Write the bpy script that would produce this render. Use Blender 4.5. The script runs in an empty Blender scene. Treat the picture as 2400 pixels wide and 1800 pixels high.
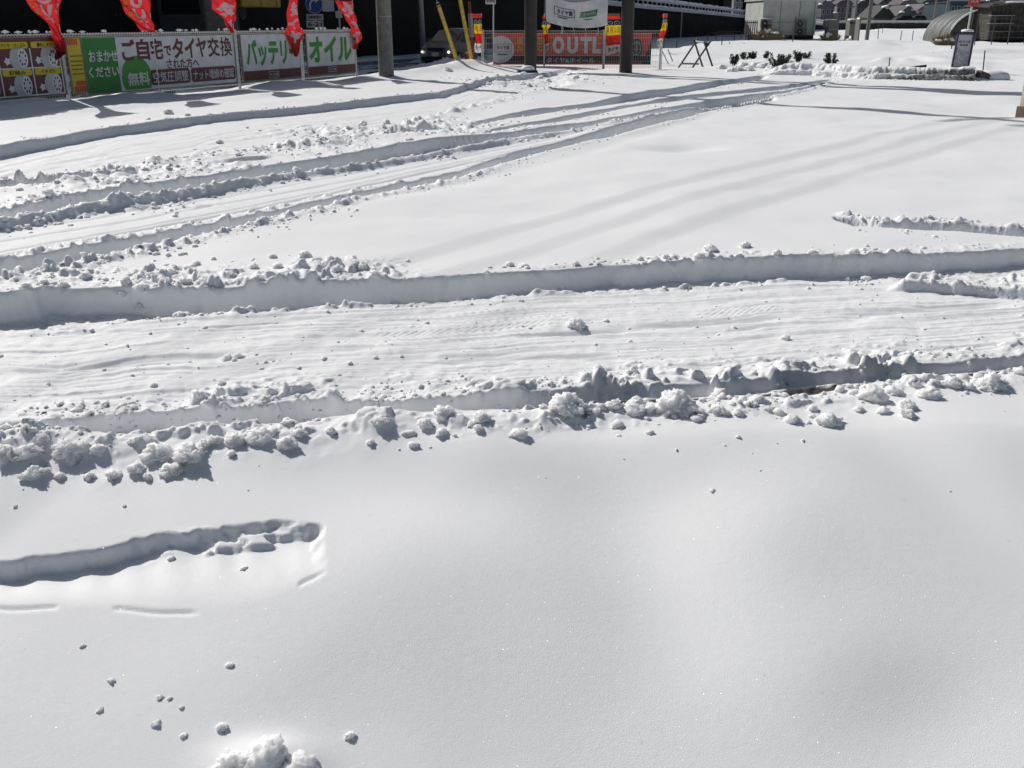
import bpy, bmesh, math, random
import numpy as np
from mathutils import Vector, Matrix

# ------------------------------------------------------------------ camera
FPX, PITCH, CAMH = 2261.0, math.radians(20.65), 1.45
scene = bpy.context.scene
COL = scene.collection
camd = bpy.data.cameras.new("camera"); cam = bpy.data.objects.new("camera", camd)
COL.objects.link(cam)
cam.location = (0, 0, CAMH); cam.rotation_euler = (math.radians(90) - PITCH, 0, 0)
camd.sensor_width = 36; camd.lens = FPX / 2400 * 36
camd.clip_start = 0.05; camd.clip_end = 4000
scene.camera = cam
# ------------------------------------------------------------------ sky and sun
SUN_EL, SUN_AZ = math.radians(38.0), math.radians(-44.0)      # azimuth clockwise from +Y (view axis)
world = bpy.data.worlds.new("World"); scene.world = world; world.use_nodes = True
wn = world.node_tree; bg = wn.nodes["Background"]
sky = wn.nodes.new("ShaderNodeTexSky"); sky.sky_type = 'NISHITA'; sky.sun_disc = False
sky.sun_elevation = SUN_EL; sky.sun_rotation = SUN_AZ
sky.air_density = 1.0; sky.dust_density = 3.0; sky.ozone_density = 0.6
wn.links.new(sky.outputs[0], bg.inputs[0]); bg.inputs[1].default_value = 0.05
sund = bpy.data.lights.new("sun", 'SUN'); sun = bpy.data.objects.new("sun", sund); COL.objects.link(sun)
sund.energy = 3.7; sund.angle = math.radians(0.53); sund.color = (1.0, 0.975, 0.94)
sdir = Vector((math.sin(SUN_AZ) * math.cos(SUN_EL), math.cos(SUN_AZ) * math.cos(SUN_EL), math.sin(SUN_EL)))
sun.rotation_euler = sdir.to_track_quat('Z', 'Y').to_euler(); sun.location = sdir * 60
vs = scene.view_settings
scene.display_settings.display_device = 'sRGB'
vs.view_transform = 'Standard'; vs.look = 'None'; vs.exposure = -0.05; vs.gamma = 1.0; vs.use_curve_mapping = False
scene.cycles.use_denoising = True
scene.cycles.max_bounces = 8; scene.cycles.diffuse_bounces = 5
scene.cycles.sample_clamp_indirect = 6.0

# ------------------------------------------------------------------ photo pixels -> world
CP, SP = math.cos(PITCH), math.sin(PITCH)
def ray(x, y):
    a = (x - 1200.0) / FPX; b = (900.0 - y) / FPX
    return a, CP + SP * b, -SP + CP * b
def gp(x, y, z=0.0):
    """point where the pixel's ray meets the level z"""
    a, b, c = ray(x, y); t = (z - CAMH) / c
    return Vector((a * t, b * t, z))
def dp(x, y, Y):
    """point of the pixel's ray at distance Y along the view's ground axis"""
    a, b, c = ray(x, y); t = Y / b
    return Vector((a * t, Y, CAMH + c * t))
def smooth(t):
    t = np.clip(t, 0, 1); return t * t * (3 - 2 * t)

# ------------------------------------------------------------------ noise (numpy)
def _hash(ix, iy, seed):
    n = (ix.astype(np.int64) * 374761393 + iy.astype(np.int64) * 668265263 + seed * 1274126177) & 0xFFFFFFFF
    n = ((n ^ (n >> 13)) * 1274126177) & 0xFFFFFFFF
    n = (n ^ (n >> 16)) & 0xFFFFFFFF
    n = (n * 2246822519) & 0xFFFFFFFF
    n = (n ^ (n >> 15)) & 0xFFFF
    return n.astype(np.float32) / 32767.5 - 1.0
def noise(x, y, seed=0):
    x = np.asarray(x, dtype=np.float64); y = np.asarray(y, dtype=np.float64)
    fx = np.floor(x); fy = np.floor(y); tx = (x - fx); ty = (y - fy)
    tx = tx * tx * tx * (tx * (tx * 6 - 15) + 10); ty = ty * ty * ty * (ty * (ty * 6 - 15) + 10)
    a = _hash(fx, fy, seed); b = _hash(fx + 1, fy, seed); c = _hash(fx, fy + 1, seed); d = _hash(fx + 1, fy + 1, seed)
    return (a + (b - a) * tx) * (1 - ty) + (c + (d - c) * tx) * ty
def fbm(x, y, seed=0, oct=4, gain=0.5):
    s = 0.0; a = 1.0; t = 0.0
    for i in range(oct):
        ca, sa = math.cos(i * 0.9), math.sin(i * 0.9)
        s = s + a * noise((x * ca - y * sa) * 2 ** i + 17.3 * i, (x * sa + y * ca) * 2 ** i - 9.1 * i, seed + i * 31)
        t += a; a *= gain
    return s / t

# ------------------------------------------------------------------ object helpers
def obj_from(name, me, parent=None):
    o = bpy.data.objects.new(name, me); COL.objects.link(o)
    if parent is not None: o.parent = parent
    return o
def tag(o, label=None, cat=None, group=None, kind=None):
    if label: o["label"] = label
    if cat: o["category"] = cat
    if group: o["group"] = group
    if kind: o["kind"] = kind
    return o
def thing(name, label, cat, loc=(0, 0, 0), rz=0.0, group=None):
    o = bpy.data.objects.new(name, None); COL.objects.link(o)
    o.empty_display_size = 0.2
    o.location = loc; o.rotation_euler = (0, 0, rz)
    return tag(o, label, cat, group)
def copy_tree(o, parent=None):
    c = o.copy(); COL.objects.link(c)
    if parent is not None: c.parent = parent
    for ch in list(o.children): copy_tree(ch, c)
    return c
class MB:
    """collects verts and faces, then links them as one mesh object"""
    def __init__(s): s.v = []; s.f = []; s.sm = []
    def add(s, vs_, fs, smooth_=False):
        n = len(s.v); s.v += [tuple(v) for v in vs_]; s.f += [tuple(i + n for i in f) for f in fs]; s.sm += [smooth_] * len(fs); return s
    def box(s, c, d, rz=0.0, bev=0.0):
        hx, hy, hz = d[0] / 2, d[1] / 2, d[2] / 2
        M = Matrix.Translation(Vector(c)) @ Matrix.Rotation(rz, 4, 'Z')
        if bev <= 0:
            vs_ = [M @ Vector((sx * hx, sy * hy, sz * hz)) for sz in (-1, 1) for sy in (-1, 1) for sx in (-1, 1)]
            return s.add(vs_, [(0, 2, 3, 1), (4, 5, 7, 6), (0, 1, 5, 4), (2, 6, 7, 3), (0, 4, 6, 2), (1, 3, 7, 5)])
        bm = bmesh.new(); bmesh.ops.create_cube(bm, size=1.0)
        bmesh.ops.scale(bm, vec=d, verts=bm.verts)
        bmesh.ops.bevel(bm, geom=bm.edges[:], offset=bev, segments=2, affect='EDGES', profile=0.6)
        bm.verts.ensure_lookup_table()
        vs_ = [M @ v.co for v in bm.verts]; fs = [[v.index for v in f.verts] for f in bm.faces]; bm.free()
        return s.add(vs_, fs)
    def tube(s, pts, r, n=8, cap=True, sm=True):
        pts = [Vector(p) for p in pts]; rs = r if isinstance(r, (list, tuple)) else [r] * len(pts)
        ring = []; prev = None
        for i, p in enumerate(pts):
            t = (pts[min(i + 1, len(pts) - 1)] - pts[max(i - 1, 0)]).normalized()
            if prev is None: a = t.orthogonal().normalized()
            else:
                a = prev - t * prev.dot(t); a = a.normalized() if a.length > 1e-6 else t.orthogonal().normalized()
            prev = a; b = t.cross(a)
            ring.append([p + (a * math.cos(2 * math.pi * k / n) + b * math.sin(2 * math.pi * k / n)) * rs[i] for k in range(n)])
        vs_ = [q for rg in ring for q in rg]; fs = []
        for i in range(len(pts) - 1):
            for k in range(n):
                fs.append((i * n + k, i * n + (k + 1) % n, (i + 1) * n + (k + 1) % n, (i + 1) * n + k))
        s.add(vs_, fs, sm)
        if cap:
            s.add(ring[0], [tuple(range(n))[::-1]]); s.add(ring[-1], [tuple(range(n))])
        return s
    def bar(s, p0, p1, w, h=None):
        """square bar between two points"""
        h = h or w; p0 = Vector(p0); p1 = Vector(p1); t = (p1 - p0).normalized()
        up = Vector((0, 0, 1)) if abs(t.z) < 0.95 else Vector((0, 1, 0))
        a = t.cross(up).normalized(); b = a.cross(t)
        vs_ = [p + a * sx * w / 2 + b * sy * h / 2 for p in (p0, p1) for sx, sy in ((-1, -1), (1, -1), (1, 1), (-1, 1))]
        return s.add(vs_, [(0, 1, 2, 3), (7, 6, 5, 4), (0, 4, 5, 1), (1, 5, 6, 2), (2, 6, 7, 3), (3, 7, 4, 0)])
    def prism(s, outline, p0, ax, ay, thick):
        """extrude a 2-D outline (in axes ax, ay from p0) by thick along ax x ay"""
        p0 = Vector(p0); ax = Vector(ax); ay = Vector(ay); nz = ax.cross(ay).normalized() * thick; n = len(outline)
        lo = [p0 + ax * u + ay * v for u, v in outline]; hi = [p + nz for p in lo]
        fs = [tuple(range(n))[::-1], tuple(range(n, 2 * n))] + [(i, (i + 1) % n, n + (i + 1) % n, n + i) for i in range(n)]
        return s.add(lo + hi, fs)
    def mesh(s, name, mat):
        me = bpy.data.meshes.new(name); me.from_pydata(s.v, [], s.f); me.update()
        me.polygons.foreach_set("use_smooth", s.sm)
        if mat is not None: me.materials.append(mat)
        return me
    def build(s, name, mat, parent=None):
        return obj_from(name, s.mesh(name, mat), parent)
def make_normals_ok(me):
    bm = bmesh.new(); bm.from_mesh(me); bmesh.ops.recalc_face_normals(bm, faces=bm.faces); bm.to_mesh(me); bm.free()

# ------------------------------------------------------------------ materials
MATS = {}
def nodes_of(name):
    m = bpy.data.materials.new(name); m.use_nodes = True
    return m, m.node_tree, m.node_tree.nodes["Principled BSDF"]
def mat(name, col, rough=0.6, metal=0.0, var=0.15, scale=6.0, bump=0.0, bscale=60.0, spec=0.5, dirt=None, two=False):
    """plain painted / weathered surface: colour varies by object-space noise, light grain in the relief"""
    if name in MATS: return MATS[name]
    m, nt, b = nodes_of(name); L = nt.links
    tc = nt.nodes.new("ShaderNodeTexCoord")
    n = nt.nodes.new("ShaderNodeTexNoise"); n.inputs["Scale"].default_value = scale; n.inputs["Detail"].default_value = 6
    L.new(tc.outputs["Object"], n.inputs["Vector"])
    mx = nt.nodes.new("ShaderNodeMix"); mx.data_type = 'RGBA'
    d = dirt or tuple(c * (1 - 2 * var) for c in col)
    mx.inputs[6].default_value = (*[min(1, c * (1 + var * 0.5)) for c in col], 1); mx.inputs[7].default_value = (*d, 1)
    rp = nt.nodes.new("ShaderNodeValToRGB"); rp.color_ramp.elements[0].position = 0.38; rp.color_ramp.elements[1].position = 0.75
    L.new(n.outputs["Fac"], rp.inputs[0]); L.new(rp.outputs[0], mx.inputs[0]); L.new(mx.outputs[2], b.inputs["Base Color"])
    b.inputs["Roughness"].default_value = rough; b.inputs["Metallic"].default_value = metal
    b.inputs["Specular IOR Level"].default_value = spec
    if bump > 0:
        n2 = nt.nodes.new("ShaderNodeTexNoise"); n2.inputs["Scale"].default_value = bscale; n2.inputs["Detail"].default_value = 4
        L.new(tc.outputs["Object"], n2.inputs["Vector"])
        bp = nt.nodes.new("ShaderNodeBump"); bp.inputs["Strength"].default_value = bump; bp.inputs["Distance"].default_value = 0.02
        L.new(n2.outputs["Fac"], bp.inputs["Height"]); L.new(bp.outputs[0], b.inputs["Normal"])
    MATS[name] = m
    return m
def snow_material(name="snow", sss=0.0):
    m, nt, b = nodes_of(name); L = nt.links
    ge = nt.nodes.new("ShaderNodeNewGeometry")
    att = nt.nodes.new("ShaderNodeAttribute"); att.attribute_name = "dirt"
    n0 = nt.nodes.new("ShaderNodeTexNoise"); n0.inputs["Scale"].default_value = 22; n0.inputs["Detail"].default_value = 8; n0.inputs["Roughness"].default_value = 0.65
    L.new(ge.outputs["Position"], n0.inputs["Vector"])
    mul = nt.nodes.new("ShaderNodeMath"); mul.operation = 'MULTIPLY_ADD'
    L.new(n0.outputs["Fac"], mul.inputs[0]); mul.inputs[1].default_value = 1.6; mul.inputs[2].default_value = -0.8
    add = nt.nodes.new("ShaderNodeMath"); add.operation = 'MULTIPLY_ADD'
    L.new(att.outputs["Fac"], add.inputs[0]); add.inputs[1].default_value = 1.5
    L.new(mul.outputs[0], add.inputs[2])
    sm = nt.nodes.new("ShaderNodeMapRange"); sm.inputs[1].default_value = 0.25; sm.inputs[2].default_value = 1.1
    L.new(add.outputs[0], sm.inputs[0])
    mx = nt.nodes.new("ShaderNodeMix"); mx.data_type = 'RGBA'
    mx.inputs[6].default_value = (0.90, 0.91, 0.915, 1); mx.inputs[7].default_value = (0.07, 0.067, 0.062, 1)
    L.new(sm.outputs[0], mx.inputs[0]); L.new(mx.outputs[2], b.inputs["Base Color"])
    b.inputs["Roughness"].default_value = 0.55; b.inputs["IOR"].default_value = 1.31
    b.inputs["Specular IOR Level"].default_value = 0.35
    b.inputs["Subsurface Weight"].default_value = sss; 
    b.inputs["Subsurface Radius"].default_value = (1.0, 0.95, 0.9); b.inputs["Subsurface Scale"].default_value = 0.04
    # grain: fine granules plus softer crust relief, fading where it would alias far away
    n1 = nt.nodes.new("ShaderNodeTexNoise"); n1.inputs["Scale"].default_value = 330; n1.inputs["Detail"].default_value = 3; n1.inputs["Roughness"].default_value = 0.7
    n2 = nt.nodes.new("ShaderNodeTexNoise"); n2.inputs["Scale"].default_value = 34; n2.inputs["Detail"].default_value = 6; n2.inputs["Roughness"].default_value = 0.62
    L.new(ge.outputs["Position"], n1.inputs["Vector"]); L.new(ge.outputs["Position"], n2.inputs["Vector"])
    b1 = nt.nodes.new("ShaderNodeBump"); b1.inputs["Strength"].default_value = 0.6; b1.inputs["Distance"].default_value = 0.0022
    b2 = nt.nodes.new("ShaderNodeBump"); b2.inputs["Strength"].default_value = 0.14 if sss == 0 else 0.6; b2.inputs["Distance"].default_value = 0.006 if sss == 0 else 0.012
    L.new(n2.outputs["Fac"], b2.inputs["Height"]); L.new(n1.outputs["Fac"], b1.inputs["Height"])
    L.new(b2.outputs[0], b1.inputs["Normal"]); L.new(b1.outputs[0], b.inputs["Normal"])
    # crystal facets: a few grains turned at random catch the sun
    vo = nt.nodes.new("ShaderNodeTexVoronoi"); vo.inputs["Scale"].default_value = 620; L.new(ge.outputs["Position"], vo.inputs["Vector"])
    sep = nt.nodes.new("ShaderNodeSeparateColor"); L.new(vo.outputs["Color"], sep.inputs[0])
    gt = nt.nodes.new("ShaderNodeMath"); gt.operation = 'GREATER_THAN'; gt.inputs[1].default_value = 0.94; L.new(sep.outputs[2], gt.inputs[0])
    off = nt.nodes.new("ShaderNodeVectorMath"); off.operation = 'MULTIPLY_ADD'; L.new(vo.outputs["Color"], off.inputs[0]); off.inputs[1].default_value = (1.7, 1.7, 0.0); off.inputs[2].default_value = (-0.85, -0.85, 0.0)
    ad = nt.nodes.new("ShaderNodeVectorMath"); ad.operation = 'ADD'; L.new(ge.outputs["Normal"], ad.inputs[0]); L.new(off.outputs[0], ad.inputs[1])
    nm = nt.nodes.new("ShaderNodeVectorMath"); nm.operation = 'NORMALIZE'; L.new(ad.outputs[0], nm.inputs[0])
    gl = nt.nodes.new("ShaderNodeBsdfGlossy"); gl.inputs["Color"].default_value = (0.55, 0.55, 0.55, 1); gl.inputs["Roughness"].default_value = 0.25; L.new(nm.outputs[0], gl.inputs["Normal"])
    fc = nt.nodes.new("ShaderNodeMath"); fc.operation = 'MULTIPLY'; fc.inputs[1].default_value = 0.055; L.new(gt.outputs[0], fc.inputs[0])
    ms = nt.nodes.new("ShaderNodeMixShader"); L.new(fc.outputs[0], ms.inputs[0]); L.new(b.outputs[0], ms.inputs[1]); L.new(gl.outputs[0], ms.inputs[2])
    L.new(ms.outputs[0], nt.nodes["Material Output"].inputs[0])
    return m
SNOW = snow_material(); SNOW_LOOSE = snow_material("loose_snow", 1.0)
# ------------------------------------------------------------------ the snow: one height function for the whole place
FD = Vector((0.408, 0.913))                       # direction of the road, the street fence and the retaining wall
FENCE0 = gp(164, 246); FENCE0 = Vector((FENCE0.x, FENCE0.y))
def tilt(Y): d = max(3.22 - Y, 0); return -0.25 * d * d / (d + 0.22)
def solve(x, y, zf):
    q = gp(x, y)
    z = 0.0
    for _ in range(12): z = 0.5 * z + 0.5 * zf(q.y); q = gp(x, y, z)
    return q
def edge(pts, z=0.0):
    """a line across the lot traced on the level z: 1/Y is linear in u = X/Y along straight lines"""
    P = [gp(x, y, z) if not callable(z) else solve(x, y, z) for x, y in pts]; P = sorted(((p.x / p.y, 1 / p.y) for p in P))
    u = np.array([a for a, b in P]); iv = np.array([b for a, b in P])
    sl0 = (iv[1] - iv[0]) / (u[1] - u[0]); sl1 = (iv[-1] - iv[-2]) / (u[-1] - u[-2])
    def f(q):
        r = np.interp(q, u, iv)
        r = np.where(q < u[0], iv[0] + (q - u[0]) * sl0, r); r = np.where(q > u[-1], iv[-1] + (q - u[-1]) * sl1, r)
        return 1 / np.clip(r, 0.012, 2.0)
    f.u0, f.u1 = u[0], u[-1]
    return f
def perp(f, X, Y, u):
    """signed distance (towards the camera = +) from the line f, measured across it"""
    e = 1.6e-2; Yf = f(u); d = (f(u + e) - f(u - e)) / (2 * e); 
    return (Yf - Y) / np.sqrt((d / Yf) ** 2 + (d * u / Yf + 1) ** 2)
# far lips and near lips of every rut and lane (photo pixels on the snow surface)
E = {}
E['A_far'] = edge([(-60, 690), (0, 687), (136, 672), (325, 671), (488, 671), (705, 661), (868, 652), (1085, 644), (1200, 634), (1417, 622), (1634, 611), (1851, 603), (2068, 598), (2394, 577), (2460, 572)])
E['A_near'] = edge([(-60, 772), (0, 768), (163, 763), (271, 746), (434, 730), (543, 725), (705, 717), (841, 711), (1004, 706), (1200, 686), (1390, 679), (1580, 670), (1797, 655), (1987, 652), (2150, 650), (2394, 636)], -0.075)
E['B_far'] = edge([(-60, 995), (0, 990), (163, 980), (325, 965), (480, 962), (597, 953), (678, 940), (787, 938), (922, 934), (1058, 922), (1200, 917), (1417, 904), (1688, 896), (1905, 877), (2122, 855), (2394, 833), (2460, 826)], -0.06)
E['B_near'] = edge([(-60, 1030), (0, 1026), (163, 1022), (271, 1030), (412, 1014), (543, 1000), (694, 988), (814, 974), (1031, 967), (1200, 963), (1471, 952), (1743, 939), (1905, 934), (2095, 900), (2285, 882), (2394, 866), (2460, 860)], 0.0)
E['C_far'] = edge([(-60, 356), (0, 344), (239, 300), (488, 268), (760, 243), (1031, 214), (1099, 195), (1153, 184), (1215, 176)])
E['C_near'] = edge([(-60, 446), (0, 440), (200, 415), (430, 385), (650, 352), (868, 318), (960, 296), (1100, 258), (1215, 228), (1300, 212)], -0.04)
E['D_far'] = edge([(-60, 512), (0, 497), (136, 466), (271, 447), (488, 414), (705, 379), (868, 352), (1031, 322), (1200, 308), (1400, 282), (1508, 264), (1563, 252), (1671, 233), (1800, 218), (1881, 206), (1944, 192)])
E['D_near'] = edge([(-60, 545), (0, 529), (174, 495), (271, 482), (488, 448), (651, 416), (868, 386), (1085, 351), (1200, 326), (1400, 297), (1508, 278), (1563, 267), (1671, 248), (1800, 232), (1881, 214), (1944, 197)], -0.02)
E['E_far'] = edge([(-60, 626), (0, 612), (190, 574), (342, 550), (543, 512), (814, 455), (1085, 398), (1200, 356), (1363, 319), (1460, 297), (1553, 275), (1667, 250), (1800, 234)], -0.04)
E['E_near'] = edge([(-60, 667), (0, 653), (190, 610), (434, 561), (597, 525), (814, 472), (1085, 409), (1200, 374), (1363, 334), (1460, 311), (1553, 289), (1667, 260), (1800, 239)])
E['F_far'] = edge([(1084, 294), (1200, 264), (1300, 252), (1400, 237), (1472, 220), (1563, 208), (1671, 191), (1780, 178)])
E['F_near'] = edge([(1084, 300), (1200, 276), (1300, 263), (1400, 250), (1527, 231), (1617, 215), (1780, 187)])
E['G_far'] = edge([(1130, 308), (1250, 285), (1400, 260), (1545, 233), (1700, 214), (1845, 200), (1935, 187)])
E['G_near'] = edge([(1130, 312), (1250, 293), (1400, 269), (1527, 242), (1653, 228), (1700, 223), (1863, 206), (1935, 193)])
E['H_far'] = edge([(1950, 506), (1987, 511), (2068, 523), (2177, 520), (2285, 525), (2394, 533), (2460, 538)])
E['H_near'] = edge([(1950, 514), (2003, 530), (2122, 536), (2231, 540), (2394, 552), (2460, 558)])
E['J_far'] = edge([(499, 334), (600, 325), (760, 312), (922, 300), (1058, 296)])
E['J_near'] = edge([(499, 346), (600, 347), (760, 333), (922, 314), (1058, 301)])
E['L_far'] = edge([(508, 380), (570, 372), (637, 366)]); E['L_near'] = edge([(508, 387), (570, 385), (637, 374)])
E['M_far'] = edge([(-60, 436), (0, 430), (100, 419), (200, 410), (310, 404)]); E['M_near'] = edge([(-60, 448), (0, 442), (100, 433), (200, 427), (310, 413)])
E['S_far'] = edge([(2075, 654), (2122, 648), (2250, 645), (2394, 640)], -0.03)
E['S_near'] = edge([(2075, 662), (2122, 664), (2285, 673), (2394, 682)], -0.03)
E['X_far'] = edge([(1965, 196), (2040, 190), (2140, 196), (2394, 208)])
E['K'] = edge([(1740, 173), (1900, 177), (2050, 185), (2290, 190), (2400, 194)])
E['FP_far'] = edge([(-80, 1330), (0, 1319), (163, 1296), (346, 1256), (448, 1235), (570, 1222), (651, 1214), (720, 1216)], tilt)
E['FP_near'] = edge([(-80, 1440), (0, 1434), (244, 1432), (508, 1440), (620, 1424), (720, 1380)], tilt)
GROOVES = [  # shallow tyre and skid grooves on packed snow: line, level, width, depth
    ([(0, 874), (136, 860), (325, 848), (450, 838), (600, 835)], -0.08, 0.055, 0.026),
    ([(180, 936), (350, 920), (530, 907)], -0.08, 0.04, 0.018), ([(700, 830), (780, 824), (880, 816)], -0.08, 0.03, 0.014),
    ([(970, 855), (1150, 840), (1300, 834), (1480, 835)], -0.08, 0.04, 0.02), ([(1200, 786), (1400, 775), (1650, 757), (1870, 745)], -0.08, 0.045, 0.02),
    ([(1950, 743), (2150, 726), (2394, 712)], -0.08, 0.06, 0.022), ([(1330, 846), (1420, 842), (1500, 834)], -0.08, 0.03, 0.016),
    ([(0, 790), (200, 778), (480, 768), (760, 742), (1060, 738)], -0.08, 0.03, 0.01), ([(300, 775), (600, 757), (900, 748)], -0.08, 0.03, 0.012),
    ([(0, 600), (250, 553), (543, 500), (814, 445), (1100, 382)], -0.05, 0.035, 0.022), ([(0, 590), (250, 546), (543, 492), (814, 437), (1100, 376)], -0.05, 0.02, 0.012),
    ([(0, 566), (250, 527), (543, 475), (814, 425), (1100, 366)], -0.05, 0.03, 0.012), ([(0, 545), (250, 508), (543, 460), (814, 410)], -0.05, 0.025, 0.010),
    ([(0, 412), (300, 362), (700, 308), (1000, 262)], -0.12, 0.05, 0.014), ([(0, 400), (300, 352), (700, 298), (1000, 252)], -0.12, 0.04, 0.012),
    ([(0, 425), (300, 374), (700, 318), (1000, 268)], -0.12, 0.04, 0.010)]
GROOVES = [(edge(p, z), w, d) for p, z, w, d in GROOVES]
OLD = [(edge(p), w, d) for p, w, d in [   # older wheel tracks softened by the fresh snow
    ([(700, 500), (1000, 440), (1300, 375), (1650, 275)], 0.16, 0.012)]]
WMIN = 0.0
def inband(sf, sn, wf, wn):
    """sf, sn: distance inside the far and the near lip"""
    return smooth(sf / np.maximum(wf, WMIN)) * smooth(sn / np.maximum(wn, WMIN))
def win(u, a, b, w):
    return smooth((u - a) / w) * smooth((b - u) / w)
BUMPS = []        # (x, y, rx, ry, angle, height) soft dunes and dimples
def bump(px, py, rx, ry, ang, h):
    p = gp(px, py) if py < 1000 else solve(px, py, tilt); BUMPS.append((p.x, p.y, rx, ry, math.radians(ang), h))
bump(1600, 345, 0.45, 0.28, 20, -0.07); bump(2230, 1010, 0.40, 0.5, 20, 0.04); bump(1420, 1080, 0.45, 0.3, -25, -0.052); bump(1480, 1260, 0.30, 0.4, -10, -0.036)
bump(1000, 1110, 0.7, 0.28, -20, -0.05); bump(1600, 1480, 0.26, 0.35, 10, -0.02); bump(2170, 1660, 0.30, 0.2, 20, -0.024); bump(1860, 1560, 0.4, 0.3, 0, 0.006)
bump(620, 1790, 0.12, 0.06, 5, 0.03); bump(2150, 1080, 0.2, 0.45, 25, -0.03)
bump(1880, 1200, 0.5, 0.3, -30, 0.02); bump(900, 1350, 0.4, 0.4, 0, 0.02)
bump(1075, 161, 0.5, 0.35, 0, 0.09); bump(1110, 159, 0.4, 0.3, 0, 0.08); bump(905, 182, 0.9, 0.6, 24, 0.10)
bump(2350, 236, 0.9, 0.7, 0, 0.10); bump(2330, 262, 1.0, 0.8, 0, -0.07); bump(1450, 170, 1.1, 0.7, 0, 0.10)
bump(1700, 158, 1.6, 0.8, 0, 0.12)
bump(1860, 113, 3.0, 0.8, 5, 0.26); bump(1988, 117, 1.4, 0.7, 0, 0.30); bump(2130, 126, 3.5, 0.9, -5, 0.22); bump(2330, 130, 3.0, 0.9, 5, 0.26); bump(1750, 101, 4.0, 1.4, 0, 0.28)
bump(2072, 146, 0.35, 2.2, -24, 0.20); bump(2120, 146, 0.4, 2.2, -20, 0.16); bump(2185, 145, 0.6, 2.4, -16, 0.17); bump(1920, 132, 2.2, 0.8, 0, 0.20); bump(1640, 118, 2.5, 1.2, 0, 0.22); bump(1600, 128, 1.6, 0.7, 0, 0.14); bump(2360, 108, 4.0, 1.2, 0, 0.30); bump(2030, 104, 3.0, 1.0, 0, 0.22)
bump(600, 226, 1.2, 0.35, 66, 0.06); bump(260, 256, 1.4, 0.35, 66, 0.07); bump(60, 262, 1.0, 0.4, 66, 0.12); bump(720, 200, 1.0, 0.35, 66, 0.07)

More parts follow.
